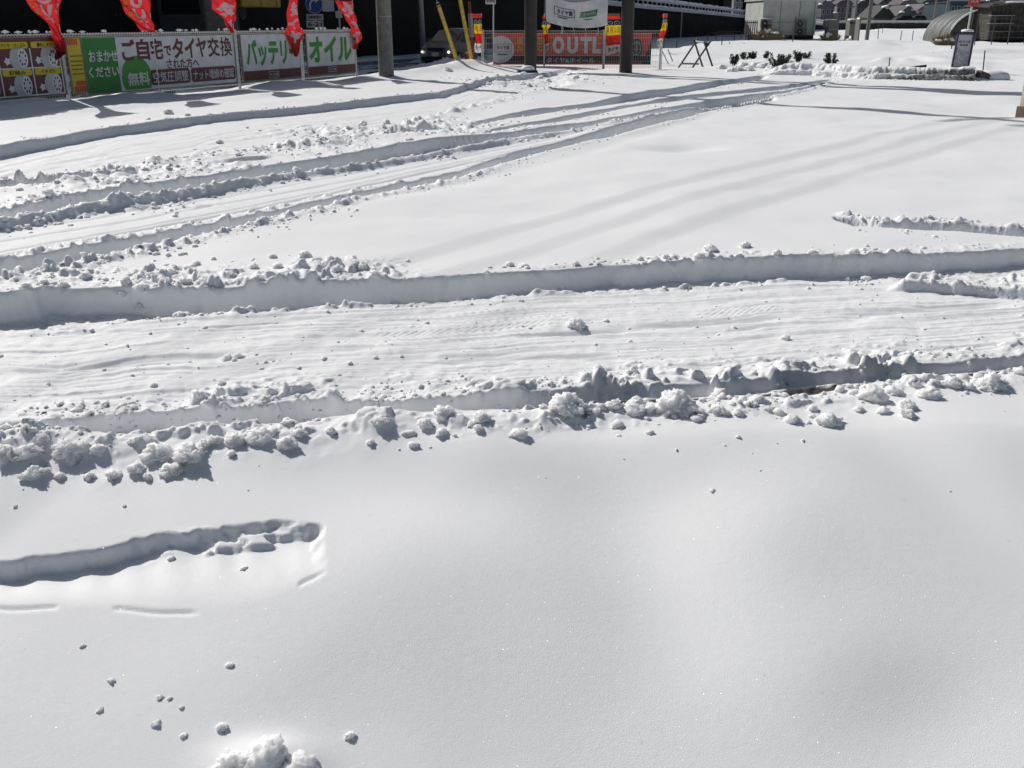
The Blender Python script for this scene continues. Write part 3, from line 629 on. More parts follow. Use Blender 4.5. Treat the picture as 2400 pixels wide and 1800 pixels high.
def logo_box(t, b4, col, P=P2):
    s0, s1, z0, z1 = b4; m = MB(); w = 0.008
    for r4 in ((s0, s1, z0, z0 + w), (s0, s1, z1 - w, z1), (s0, s0 + w, z0, z1), (s1 - w, s1, z0, z1)): poly(m, rect(*r4), P)
    put_text(m, "タイヤ館", P, s0 + 0.04, s1 - 0.04, z0 + 0.03, z1 - 0.03, 0.02); return m.build("logo", col, t)
for lab, s0, s1, tx, b4, lg in (("white banner with green battery lettering over a brown strip on the street fence", 4.96, 7.14, "バッテリー", (574, 697, 91, 154), (628, 653, 167, 181)),
                                ("white banner with green oil lettering over a brown strip on the street fence", 7.44, 9.57, "オイル", (722, 822, 84, 145), (767, 788, 156, 168))):
    t = banner(lab, s0, s1); poly(MB(), rect(s0 + 0.004, s1 - 0.004, 0.165, 0.37), P1).build("brown_strip", M_BROWNP, t)
    put_text(MB(), tx, P1, *bx(*b4), 0.045).build("green_lettering", M_LIME, t); logo_box(t, bx(*lg), M_WHITEP)
# narrow yellow banner
t = banner("narrow yellow banner with red blocks at the fence post", 0.115, 0.43, 0.20, 1.15, M_YELP)
m = MB()
for k in range(5): poly(m, rect(0.12 + 0.05 * k, 0.16 + 0.05 * k, 1.03, 1.14), P1)
for k in range(5): poly(m, rect(0.15 + 0.055 * k, 0.197 + 0.055 * k, 0.21, 0.32), P1); poly(m, rect(0.20 + 0.045 * k, 0.238 + 0.045 * k, 0.33, 0.41), P1)
tag(m.build("red_blocks", M_REDP, t), kind="stuff")
m = MB()
for z in (0.60, 0.67, 0.74, 0.83, 0.52):
    for k in range(6): poly(m, rect(0.15 + 0.045 * k, 0.185 + 0.045 * k - 0.006 * (k % 2), z, z + 0.022), P1)
tag(m.build("small_print", M_BLACK, t), kind="stuff")
# brown banner with four tyre pictures
t = banner("brown banner with four tyre pictures under yellow captions at the fence", -3.75, -0.06, 0.20, 1.17, M_BROWNP)
def tyre_icon(cs, cz, sc):
    k = 0.34 * sc
    body = ell(cs - 0.10 * sc, cz, k * 0.42, k * 0.62, 14, 90, 270) + ell(cs + 0.05 * sc, cz, k * 0.42, k * 0.62, 14, -90, 90)
    g = poly(MB(), body, P2).build("tyre_picture", M_GREYP, t)
    poly(MB(), ell(cs + 0.06 * sc, cz, k * 0.36, k * 0.55, 24), P3).build("wheel_face", M_WHITEP, g)
    h = MB(); P4 = fmap(0.036)
    for q in range(8):
        a = math.radians(q * 45 + 22); poly(h, ell(cs + 0.06 * sc + math.cos(a) * k * 0.22, cz + math.sin(a) * k * 0.36, k * 0.055, k * 0.085, 8), P4)
    tag(h.build("wheel_holes", M_NAVY, g), kind="stuff")
    st = []
    for q in range(10):
        a = math.radians(q * 36); rr = (0.085 if q % 2 else 0.055) * sc; st.append((cs - 0.31 * sc + rr * math.cos(a), cz - 0.05 * sc + rr * math.sin(a)))
    poly(MB(), st, P2).build("splash", M_WHITEP, t)
gl = MB(); cols = [(-3.70, -2.56), (-2.50, -1.36), (-1.30, -0.69), (-0.66, -0.10)]
cells = [(-1.34, -0.72, "パンク・バースト", "釘踏み"), (-0.68, -0.10, "縁石こすり", "イタズラ"), (-2.00, -1.38, "空気もれ", "異物"), (-2.66, -2.04, "溝なし", "ひび割れ"), (-3.32, -2.70, "偏摩耗", "傷")]
for s in (-0.70, -1.36, -2.02, -2.68, -3.34, -0.085): poly(gl, rect(s - 0.012, s + 0.012, 0.21, 1.0), P1)
for z in (0.675, 0.225): poly(gl, rect(-3.74, -0.08, z - 0.012, z + 0.012), fmap(0.0245))
gl.build("white_lines", M_WHITEP, t)
for s0, s1, a, b in cells:
    for tx, zt in ((a, 1.00), (b, 0.555)):
        cp = poly(MB(), rrect(s0 + 0.01, s1 - 0.01, zt, zt + 0.105, 0.035), P2).build("yellow_caption", M_YELP, t)
        put_text(MB(), tx, P3, s0 + 0.06 + (0.08 if len(tx) < 6 else 0), s1 - 0.06 - (0.08 if len(tx) < 6 else 0), zt + 0.02, zt + 0.085, 0.012).build("lettering", M_BLACK, cp)
    for zc in (0.84, 0.39): tyre_icon((s0 + s1) / 2 + 0.10, zc, 0.85)
# ------------------------------------------------------------------ cloth banners on poles
def uv_stops(name, stops, rough=0.65):
    """cloth printed in bands from bottom (0) to top (1)"""
    if name in MATS: return MATS[name]
    m, nt, b = nodes_of(name); L = nt.links
    uv = nt.nodes.new("ShaderNodeUVMap"); sp = nt.nodes.new("ShaderNodeSeparateXYZ"); L.new(uv.outputs[0], sp.inputs[0])
    rp = nt.nodes.new("ShaderNodeValToRGB"); rp.color_ramp.interpolation = 'CONSTANT'; e = rp.color_ramp.elements
    e[0].position = stops[0][0]; e[0].color = (*stops[0][1], 1); e[1].position = stops[1][0]; e[1].color = (*stops[1][1], 1)
    for p, c in stops[2:]: q = e.new(p); q.color = (*c, 1)
    L.new(sp.outputs[1], rp.inputs[0]); L.new(rp.outputs[0], b.inputs["Base Color"])
    b.inputs["Roughness"].default_value = rough
    tr = nt.nodes.new("ShaderNodeBsdfTranslucent"); L.new(rp.outputs[0], tr.inputs[0])
    ms = nt.nodes.new("ShaderNodeMixShader"); ms.inputs[0].default_value = 0.45
    L.new(b.outputs[0], ms.inputs[1]); L.new(tr.outputs[0], ms.inputs[2]); L.new(ms.outputs[0], nt.nodes["Material Output"].inputs[0])
    MATS[name] = m; return m
class Cloth:
    """a hanging cloth: rows (y pixel, left x, right x) in a vertical plane, with folds in depth"""
    def __init__(s, rows, plane, folds=3.0, depth=0.05, seed=0, nu=26, nv=60):
        P = [(plane(xl, y), plane(xr, y)) for y, xl, xr in rows]      # ((s,z),(s,z))
        s.z = np.array([(a[1] + b[1]) / 2 for a, b in P]); s.l = np.array([a[0] for a, b in P]); s.r = np.array([b[0] for a, b in P])
        od = np.argsort(s.z); s.z, s.l, s.r = s.z[od], s.l[od], s.r[od]
        s.folds, s.depth, s.seed, s.nu, s.nv = folds, depth, seed, nu, nv; s.full = (s.r - s.l).max()
    def at(s, a, v):
        z = s.z[0] + (s.z[-1] - s.z[0]) * v
        l, r = np.interp(z, s.z, s.l), np.interp(z, s.z, s.r)
        sq = 1 - (r - l) / s.full
        ph = s.seed * 1.7 + 2.2 * v
        d = (0.25 + 1.0 * sq) * s.depth * math.sin(2 * math.pi * (a * s.folds + ph)) + 0.6 * s.depth * math.sin(5.0 * v + a * 2 + s.seed)
        zz = z + 0.03 * math.sin(3 * a + s.seed) * (1 - v)
        return l + (r - l) * a + 0.15 * sq * s.depth * math.sin(9 * v + 6 * a), zz, d
    def build(s, name, mt, place, parent):
        vs_ = []; uv = []
        for j in range(s.nv + 1):
            for i in range(s.nu + 1):
                a, v = i / s.nu, j / s.nv; q = s.at(a, v); vs_.append(place(q[0], q[1], q[2])); uv.append((a, v))
        w = s.nu + 1; fs = [(j * w + i, j * w + i + 1, (j + 1) * w + i + 1, (j + 1) * w + i) for j in range(s.nv) for i in range(s.nu)]
        me = bpy.data.meshes.new(name); me.from_pydata([tuple(v) for v in vs_], [], fs); me.update()
        me.polygons.foreach_set("use_smooth", np.ones(len(fs), dtype=bool))
        ul = me.uv_layers.new(name="UVMap"); ids = np.zeros(len(me.loops), dtype=np.int32); me.loops.foreach_get("vertex_index", ids)
        ul.data.foreach_set("uv", np.array(uv, dtype=np.float32)[ids].ravel()); me.materials.append(mt)
        return obj_from(name, me, parent)
    def mapf(s, place, off=0.006):
        return lambda a, v: (lambda q: place(q[0], q[1], q[2] + off))(s.at(a, v))
def fine(mb, step=0.06):
    """split long print edges so that they follow the folds"""
    me = bpy.data.meshes.new("tmp"); me.from_pydata(mb.v, [], mb.f); bm = bmesh.new(); bm.from_mesh(me)
    bmesh.ops.triangulate(bm, faces=bm.faces[:])
    for _ in range(2):
        le = [e for e in bm.edges if e.calc_length() > step]
        if le: bmesh.ops.subdivide_edges(bm, edges=le, cuts=1); bmesh.ops.triangulate(bm, faces=bm.faces[:])
    out = MB(); bm.verts.index_update(); out.add([v.co for v in bm.verts], [[v.index for v in f.verts] for f in bm.faces]); bm.free(); bpy.data.meshes.remove(me)
    return out
def cloth_text(c, place, o0, items, bold=0.03):
    global TEXT_N
    keep = TEXT_N; TEXT_N = Vector((0, 0, 1)); mb = cloth_text_(c, place, o0, items, bold, keep); TEXT_N = keep; return mb
def cloth_text_(c, place, o0, items, bold, TN):
    """text laid out in the cloth's own (a, v) coordinates, then carried along by its folds"""
    mb = MB()
    for tx, a0, a1, v0, v1 in items:
        put_text(mb, tx, lambda a, v: Vector((a, v, 0)), a0, a1, v0, v1, bold)
    mb = fine(mb, 0.05); mf = c.mapf(place)
    mb.v = [tuple(mf(x, y) + TN * zz) for x, y, zz in mb.v]; return mb
RED = uv_stops("red_cloth", [(0, (0.62, 0.022, 0.030)), (0.99, (0.5, 0.02, 0.03))])
REDDARK = uv_stops("red_cloth_dark_end", [(0, (0.16, 0.012, 0.018)), (0.10, (0.42, 0.018, 0.026)), (0.20, (0.62, 0.024, 0.030))])  # red gets darker in two steps towards the cloth's lower end
M_WCLOTH = uv_stops("white_cloth_print", [(0, (0.78, 0.78, 0.80)), (0.99, (0.78, 0.78, 0.80))])
M_POLE = mat("white_pole", (0.66, 0.67, 0.66), 0.4, var=0.08)
OFFF = 0.12
pl = lambda x, y: fpx(x, y, OFFF)
FLAGS = [  # label, rows (y, xl, xr), pole pixel x at fence top, kind
    ("red vertical flag twisted around its pole beside the tyre picture banner", [(-22, 55, 148), (0, 64, 144), (28, 80, 140), (55, 107, 139), (78, 124, 143), (95, 124, 150), (112, 127, 152), (125, 127, 148), (140, 128, 134)], 141, 'out'),
    ("red flag with OUT letters hanging above the long white banner", [(-15, 276, 350), (0, 283, 350), (20, 290, 353), (45, 303, 358), (65, 320, 362), (74, 330, 368), (77, 352, 366)], 357, 'out'),
    ("red and white flag gathered to a point above the battery banner post", [(-9, 489, 550), (0, 494, 549), (20, 500, 552), (40, 518, 551), (55, 528, 548), (70, 537, 547), (74, 541, 547)], 548, 'ta'),
    ("red and white flag folded double in front of the battery banner", [(-4, 671, 699), (0, 673, 697), (30, 673, 698), (62, 672, 698), (75, 672, 712), (88, 677, 711), (100, 681, 705), (130, 693, 697)], 700, 'ta'),
    ("red and white flag twisted at the end post of the street fence", [(2, 783, 829), (4, 785, 829), (20, 795, 829), (45, 806, 833), (62, 825, 838), (80, 826, 844), (95, 829, 843), (113, 832, 838)], 830, 'ta')]
for i, (lab, rows, pxx, kind) in enumerate(FLAGS):
    sp, zp = fpx(pxx, 76, OFFF - 0.04)
    t = thing("banner_flag", lab, "flag", fpos(sp, 0, OFFF - 0.04), 0, "red flags along the street fence"); o0 = Vector(t.location)
    MB().tube([(0, 0, -0.25), (0, 0, 2.02)], 0.011, 8).build("pole", M_POLE, t)
    MB().tube([(0, 0, 1.99), (-FD.x * 0.62, -FD.y * 0.62, 1.99)], 0.007, 6).build("cross_arm", M_POLE, t)
    place = lambda s, z, d, o0=o0: fpos(s, z, OFFF + d) - o0
    c = Cloth(rows, pl, folds=2.0, depth=0.045, seed=i)
    cl = c.build("cloth", REDDARK if i == 0 else RED, place, t)
    z0, z1 = c.z[0], c.z[-1]; vv = lambda yy: (fpx(pxx, yy, OFFF)[1] - z0) / (z1 - z0)
    if kind == 'out':
        k = (lambda a, b: (vv(b), vv(a)))
        if i == 0: it = [("O", .28, .70, *k(-20, 11)), ("U", .30, .72, *k(12, 42)), ("T", .30, .75, *k(44, 56))]; ye = [("良", .06, .24, *k(-10, 4)), ("い", .05, .22, *k(8, 20)), ("品", .06, .24, *k(23, 35))]
        else: it = [("O", .30, .72, *k(-12, 20)), ("U", .32, .76, *k(22, 47)), ("T", .36, .80, *k(49, 67))]; ye = [("良", .08, .26, *k(2, 14)), ("い", .07, .24, *k(18, 27)), ("品", .08, .26, *k(30, 41)), ("を", .10, .28, *k(44, 54))]
        cloth_text(c, place, o0, it, 0.05).build("white_lettering", M_WCLOTH, cl); cloth_text(c, place, o0, ye, 0.02).build("yellow_lettering", mat("flag_yellow", (0.75, 0.30, 0.03), 0.6), cl)
        if i == 0: cloth_text(c, place, o0, [("ナ", .83, .97, *k(8, 20)), ("ツ", .80, .95, *k(24, 34))], 0.02).build("white_small_lettering", M_WHITEP, cl)
    else:
        k = (lambda a, b: (vv(b), vv(a)))
        it = [("タ", .10, .95, *k(5, 40)), ("イ", .15, .9, *k(42, 66))] + ([("ヤ", .15, .85, *k(70, 100))] if i > 2 else [])
        cloth_text(c, place, o0, it, 0.09).build("white_lettering", M_WCLOTH, cl)

# ------------------------------------------------------------------ mesh fence with the outlet banner
FY = 33.3; TEXT_N = Vector((0, -1, 0))
def qp(x, y, Y=FY):
    p = dp(x, y, Y); return p.x, p.z
t = thing("mesh_fence", "white wire mesh fence in front of the red outlet banner", "fence", (2.0, FY, 0)); o0 = Vector(t.location)
x0, x1 = qp(1132, 100)[0], qp(1549, 100)[0]
fpm = MB().bar((0, 0, -0.3), (0, 0, 1.17), 0.055).mesh("post", M_CREAMW)
for xx in (x0, qp(1276, 100)[0], qp(1415, 100)[0], x1):
    p = obj_from("post", fpm, t); p.location = (xx - o0.x, 0.03, 0)
wm = MB(); xx = x0
while xx < x1: wm.bar((xx - o0.x, 0, -0.05), (xx - o0.x, 0, 1.12), 0.006); xx += 0.056
for z in (0.02, 0.20, 0.38, 0.56, 0.74, 0.92, 1.06, 1.125): wm.bar((x0 - o0.x, -0.005, z), (x1 - o0.x, -0.005, z), 0.008)
tag(wm.build("wire_mesh", M_CREAMW, t), kind="stuff")
z_ = MB(); k = 0; pts = []; xx = x0
while xx < x1: pts.append((xx - o0.x, 0.0, 1.13 + 0.025 * (k % 2))); xx += 0.04; k += 1
z_.tube(pts, 0.006, 4, sm=False); z_.build("folded_wire_top", M_CREAMW, t)

t = thing("outlet_banner", "long red outlet banner with black lower strip tied behind the mesh fence", "banner", (2.0, FY + 0.05, 0.08)); BAN0 = Vector(t.location)
bx0, bx1 = qp(1157, 110)[0], qp(1527, 110)[0]
Q = lambda off: (lambda x, z: Vector((x, FY + 0.05 - off, z)) - BAN0)
def q4(xa, xb, yt, yb): xm = (xa + xb) / 2; ym = (yt + yb) / 2; return qp(xa, ym)[0], qp(xb, ym)[0], qp(xm, yb)[1], qp(xm, yt)[1]
MB().box(((bx0 + bx1) / 2 - BAN0.x, 0.012, 0.58 - BAN0.z), (bx1 - bx0, 0.015, 0.98)).build("panel", M_REDP, t)
poly(MB(), rect(bx0, bx1, 0.155, 0.36), Q(0.002)).build("black_strip", M_BLACK, t)
cc = qp(1173, 116); circ = [(max(a, bx0 + 0.003), b) for a, b in ell(cc[0], 0.56, 0.445, 0.42, 36)]
cd = poly(MB(), circ, Q(0.004)).build("white_disc", M_WHITEP, t)
m = MB(); a0, a1, c0, c1 = q4(1159, 1199, 103, 122); w = 0.012
for r4 in ((a0, a1, c0, c0 + w), (a0, a1, c1 - w, c1), (a0, a0 + w, c0, c1), (a1 - w, a1, c0, c1)): poly(m, rect(*r4), Q(0.006))
put_text(m, "タイヤ館", Q(0.006), *q4(1164, 1194, 106, 117), 0.03); poly(m, rect(*q4(1166, 1190, 126, 129)), Q(0.006)); m.build("logo", mat("logo_ink", (0.02, 0.055, 0.05), 0.5), cd)
m = MB()
for tx, b4 in (("O", (1295, 1323, 85, 126)), ("U", (1329, 1355, 86, 126)), ("T", (1360, 1387, 86, 125)), ("L", (1389, 1409, 86, 125)), ("E", (1416, 1438, 86, 125)), ("T", (1443, 1470, 86, 125))): put_text(MB(), tx, Q(0.004), *q4(*b4), 0.06).build("white_letter", M_WHITEP, t)
put_text(MB(), "タイヤ&ホイール", Q(0.006), *q4(1281, 1394, 135, 147.5), 0.02).build("small_lettering", M_WHITEP, t)
m = MB()
for tx, b4 in (("良", (1212, 1226, 89, 104)), ("お", (1212, 1226, 107, 122)), ("い", (1229, 1243, 89, 104)), ("安", (1229, 1243, 107, 122)), ("品", (1259, 1273, 89, 104)), ("く", (1259, 1271, 107, 122))): put_text(MB(), tx, Q(0.004), *q4(*b4), 0.02).build("yellow_letter", M_YELP, t)
wc = qp(1492, 112); g = poly(MB(), ell(wc[0], 0.60, 0.20, 0.30, 28), Q(0.004)).build("tyre_picture", M_BLACK, t)
rg = MB()
for q in range(8):
    a = math.radians(45 * q); rg.bar(Q(0.007)(wc[0], 0.60), Q(0.007)(wc[0] + 0.13 * math.cos(a), 0.60 + 0.2 * math.sin(a)), 0.02, 0.004)
ri = ell(wc[0], 0.60, 0.14, 0.21, 24); rg.tube([Q(0.008)(a, b) for a, b in ri + ri[:1]], 0.012, 4); rg.build("wheel_spokes", M_GREYP, g)
poly(MB(), [(wc[0] + 0.18, 0.10), (bx1, 0.10), (bx1, 0.86), (wc[0] + 0.35, 0.5)], Q(0.003)).build("black_corner", M_BLACK, t)

# small flags in front of the mesh fence
SM = uv_stops("sale_cloth", [(0, (0.72, 0.72, 0.74)), (0.24, (0.66, 0.03, 0.02)), (0.50, (0.78, 0.60, 0.02)), (0.74, (0.02, 0.02, 0.025)), (0.90, (0.62, 0.04, 0.03))])
pq = lambda x, y: qp(x, y, FY - 0.16)
SMALL = [("narrow flag at the open end of the mesh fence beside yellow guards", [(33, 1106, 1130), (45, 1109, 1130), (60, 1111, 1129), (78, 1112, 1130), (95, 1114, 1130), (108, 1112, 1129), (122, 1112, 1128)], 1129),
         ("crumpled yellow and red flag at the mesh fence under the hanging white banner", [(36, 1272, 1281), (50, 1270, 1292), (62, 1270, 1290), (70, 1276, 1284), (85, 1274, 1284), (100, 1275, 1285), (112, 1276, 1286), (122, 1279, 1283)], 1275),
         ("wide flag half hidden by the dark pylon leg", [(36, 1423, 1453), (60, 1419, 1456), (80, 1420, 1455), (100, 1421, 1453), (118, 1421, 1452), (128, 1420, 1440)], 1417),
         ("curled flag with red tip at the far end post of the mesh fence", [(34, 1552, 1565), (50, 1553, 1564), (62, 1552, 1564), (78, 1545, 1560), (95, 1540, 1553), (110, 1541, 1550)], 1551)]
for i, (lab, rows, pxx) in enumerate(SMALL):
    xp = qp(pxx, 130, FY - 0.13)[0]
    t = thing("banner_flag", lab, "flag", (xp, FY - 0.13, 0), 0, "small flags at the mesh fence"); o0 = Vector(t.location)
    MB().tube([(0, 0, -0.3), (0.0, 0, 1.66)], 0.014, 8).build("pole", M_POLE, t)
    place = lambda s, z, d, o0=o0: Vector((s, FY - 0.16 - d, z)) - o0
    c = Cloth(rows, pq, folds=1.6, depth=0.05, seed=i + 3, nu=18, nv=44); cl = c.build("cloth", SM, place, t)
    MB().tube([(0, 0, 1.64), (c.r[-1] - xp if i != 0 else c.l[-1] - xp, -0.03, 1.64)], 0.006, 6).build("cross_arm", M_POLE, t)
    cloth_text(c, place, o0, [("タイヤ", .10, .92, .06, .20)], 0.03).build("black_lettering", M_BLACK, cl)
    cloth_text(c, place, o0, [("４月１日", .08, .94, .55, .70)], 0.02).build("red_lettering", M_REDP, cl)
    m = MB()
    for a0 in (0.27, 0.73):
        e = ell(a0, 0.80, 0.17, 0.055, 16); mf = c.mapf(place, 0.008); m.tube([mf(a, b) for a, b in e + e[:1]], 0.008, 4)
        for q in range(3): m.bar(mf(a0 + 0.15 * math.cos(q * 2.09), 0.80 + 0.05 * math.sin(q * 2.09)), mf(a0, 0.80), 0.012, 0.004)
    tag(m.build("wheel_print", M_WHITEP, cl), kind="stuff")
# ------------------------------------------------------------------ poles, pylon, signs, barricade
def vplane(P, d):
    """pixel -> point on the vertical plane through P along the ground direction d"""
    P = Vector(P); d = Vector(d).normalized()
    def f(x, y):
        a, b, c = ray(x, y); tt = (P.x * d.y - P.y * d.x) / (a * d.y - b * d.x)
        return Vector((a * tt, b * tt, CAMH + c * tt))
    return f
def snowcap(mb, c, rx, ry, h, seed=0, n=10):
    """a rounded cushion of snow"""
    rnd = random.Random(seed); c = Vector(c); rows = [(1.0, 0.0), (1.04, 0.25), (0.9, 0.7), (0.5, 0.97)]
    vs_ = []; jit = [rnd.uniform(0.88, 1.1) for _ in range(n)]
    for r, z in rows:
        for k in range(n):
            a = 2 * math.pi * k / n; e = 2.6
            ca, sa = math.cos(a), math.sin(a); q = (abs(ca) ** e + abs(sa) ** e) ** (-1 / e)
            vs_.append(c + Vector((rx * r * q * ca * jit[k], ry * r * q * sa * jit[k], h * z)))
    vs_.append(c + Vector((0, 0, h)))
    fs = [(j * n + k, j * n + (k + 1) % n, (j + 1) * n + (k + 1) % n, (j + 1) * n + k) for j in range(3) for k in range(n)]
    fs += [(3 * n + k, 3 * n + (k + 1) % n, 4 * n) for k in range(n)]
    return mb.add(vs_, fs, True)
M_PYL = mat("pylon_paint", (0.030, 0.025, 0.023), 0.55, var=0.2, scale=4)
M_STEEL = mat("dull_steel", (0.30, 0.31, 0.31), 0.5, 0.4, var=0.15, scale=15)
M_DKPIPE = mat("dark_pipe", (0.075, 0.078, 0.08), 0.55, 0.3, var=0.25, scale=18)

p = gp(906, 184); t = thing("utility_pole", "tall round concrete utility pole at the end of the street fence", "pole", (p.x, p.y, gz(p.x, p.y) - 0.1))
MB().tube([(0, 0, -0.4), (0, 0, 4), (0, 0, 9), (0, 0, 13.6)], [0.205, 0.185, 0.155, 0.125], 20).build("shaft", M_CONC, t)
for z in (12.9, 12.1): MB().box((0, -0.16, z), (1.8, 0.09, 0.09), 0.5).build("cross_arm", M_GALV, t)
MB().tube([(0.42, -0.2, 10.2), (0.42, -0.2, 11.2)], 0.25, 14).build("transformer", M_STEEL, t)
MB().box((0.25, -0.15, 4.9), (0.5, 0.4, 0.62), 0.5, 0.03).build("junction_box", M_STEEL, t)
for k in range(8):
    a = math.radians(30 + 180 * (k % 2)); MB().tube([(0.17 * math.cos(a), 0.17 * math.sin(a), 2.2 + 0.45 * k), (0.33 * math.cos(a), 0.33 * math.sin(a), 2.2 + 0.45 * k)], 0.010, 6).build("step_bolt", M_GALV, t)
for z in (1.55, 2.05): MB().tube([(0, 0, z), (0, 0, z + 0.03)], 0.204, 20).build("band", M_STEEL, t)

# overhead cables along the street: their soft shadows cross the untouched snow
CAB0 = Vector((0.51, 6.43)) - Vector((math.sin(-SUN_AZ), -math.cos(SUN_AZ))) * (12.0 / math.tan(SUN_EL)); CD = Vector((0.562, 0.827)); CN = Vector((0.827, -0.562))
lp_ = Vector((p.x, p.y)) - CD * 33.0
tt = thing("utility_pole", "concrete utility pole further down the street carrying the overhead cables", "pole", (lp_.x, lp_.y, -0.3)); MB().tube([(0, 0, 0), (0, 0, 13.6)], [0.20, 0.12], 16).build("shaft", M_CONC, tt); MB().box((0.4, -0.3, 12.2), (2.2, 0.09, 0.09), math.atan2(CN.y, CN.x)).build("cross_arm", M_GALV, tt)
for k in range(3):
    c0 = CAB0 + CN * (0.53 * k); pts = []
    for j in range(41):
        s_ = -21 + 33.2 * j / 40; q = c0 + CD * s_; pts.append((q.x, q.y, 12.25 - 1.0 * (1 - ((j - 20) / 20) ** 2)))
    cb_ = MB().tube(pts, 0.012, 6).build("overhead_cable", M_BLACK); tag(cb_, "black overhead cable strung along the street from the concrete pole", "cable", "overhead cables")
p1, p2 = gp(1243, 167), gp(1466, 173.5)
t = thing("sign_pylon", "tall dark brown twin-legged sign pylon standing in the snow", "sign", (p1 + p2) / 2); o0 = Vector(t.location)
pv = (p2 - p1); pd = Vector((pv.x, pv.y)).normalized(); pang = math.atan2(pd.y, pd.x)
for q in (p1, p2):
    leg = MB().tube([q - o0 + Vector((0, 0, -0.3)), q - o0 + Vector((0, 0, 10.4))], 0.186, 24).build("leg", M_PYL, t)
    MB().tube([q - o0 + Vector((0, 0, 1.98)), q - o0 + Vector((0, 0, 2.05))], 0.20, 24).build("collar", M_PYL, leg)
    MB().tube([q - o0 + Vector((0, 0, -0.05)), q - o0 + Vector((0, 0, 0.03))], [0.25, 0.21], 20).build("foot", M_PYL, leg)
bd = MB().box((0, 0, 9.3), (pv.length + 1.2, 0.42, 2.4), pang, 0.03).build("sign_board", mat("sign_red", (0.45, 0.03, 0.02), 0.4), t)
for z in (2.3, 5.4): MB().box((0, 0, z), (pv.length - 0.36, 0.08, 0.08), pang).build("cross_bar", M_PYL, t)

# hanging white cloth between the pylon legs
vp = vplane(p1, pv); wt = thing("hanging_banner", "sagging white cloth banner with two logos hung between the dark pylon legs", "banner", vp(1352, 60)); o0 = Vector(wt.location)
nrm = Vector((pd.y, -pd.x, 0)); nrm = nrm if nrm.y < 0 else -nrm
def hang(a, b, off=0.0):
    x = 1281 + 146 * a; sag = 4 * a * (1 - a); yt = -16 + 22 * sag; yb = 50 + 9 * a + 11 * sag
    q = vp(x + 3 * (1 - b) * (0.5 - a), yb + (yt - yb) * b); fo = 0.05 * sag * math.sin(7 * a + 3 * b) + 0.02 * math.sin(19 * a + 5 * b) * (1 - b)
    return q + nrm * (0.05 + fo + off) - o0
cv = [hang(i / 40, j / 18) for j in range(19) for i in range(41)]
cb = MB().add(cv, [(j * 41 + i, j * 41 + i + 1, (j + 1) * 41 + i + 1, (j + 1) * 41 + i) for j in range(18) for i in range(40)], True).build("cloth", M_WHITEP, wt)
def cloth_print(fn, name, col, par):
    mb = MB(); fn(mb); mb = fine(mb, 0.03); mb.v = [tuple(hang(x, y, 0.012 + zz)) for x, y, zz in mb.v]; return mb.build(name, col, par)
fl = lambda a, b: Vector((a, b, 0))
TEXT_N = Vector((0, 0, 1))
def lg1(mb):
    for r4 in ((0.135, 0.455, 0.38, 0.40), (0.135, 0.455, 0.68, 0.70), (0.135, 0.147, 0.38, 0.70), (0.443, 0.455, 0.38, 0.70)): poly(mb, rect(*r4), fl)
    put_text(mb, "タイヤ館", fl, 0.18, 0.42, 0.44, 0.64, 0.03); poly(mb, rect(0.19, 0.35, 0.30, 0.335), fl)
cloth_print(lg1, "logo", mat("logo_navy", (0.03, 0.05, 0.07), 0.6), cb)
g2 = cloth_print(lambda mb: (poly(mb, [(0.53, 0.40), (0.82, 0.40), (0.85, 0.62), (0.56, 0.62)], fl), poly(mb, rect(0.60, 0.76, 0.30, 0.335), fl)), "green_logo", mat("logo_green", (0.03, 0.17, 0.08), 0.6), cb)
mbt = MB(); put_text(mbt, "ミスタータイヤマン", fl, 0.56, 0.82, 0.43, 0.59, 0.0); mbt = fine(mbt, 0.03); mbt.v = [tuple(hang(x, y, 0.016 + zz)) for x, y, zz in mbt.v]; TEXT_N = Vector((0, -1, 0)); mbt.build("lettering", M_WHITEP, g2)
M_ROPE = mat("white_rope", (0.6, 0.6, 0.6), 0.8)
for a, dx in ((0.24, 4), (0.27, -3), (0.44, 5), (0.62, 4), (0.84, -4)):
    q0 = hang(a, 0.0); q1 = hang(a + dx / 146 * 0.4, 0.0) + Vector((0, 0, -0.22)); MB().tube([q0, (q0 + q1) / 2 + Vector((0.03, 0, 0)), q1], 0.008, 5).build("rope", M_ROPE, wt)
for a in (0.01, 0.99):
    q0 = hang(a, 0.97); q1 = (p1 if a < 0.5 else p2) - o0; q1 = Vector((q1.x, q1.y, q0.z + 0.05)); MB().tube([q0, q1], 0.008, 5).build("rope", M_ROPE, wt)
q0 = hang(0.965, 0.0)

p = gp(1233, 169.5); t = thing("rubber_block", "flat black block capped with snow at the foot of the pylon leg", "block", (p.x, p.y, gz(p.x, p.y)))
MB().box((0, 0, 0.03), (0.52, 0.42, 0.12), 0.1, 0.02).build("slab", M_BLACK, t); snowcap(MB(), (0.05, 0, 0.09), 0.22, 0.17, 0.13, 3).build("snow_cap", SNOW, t)

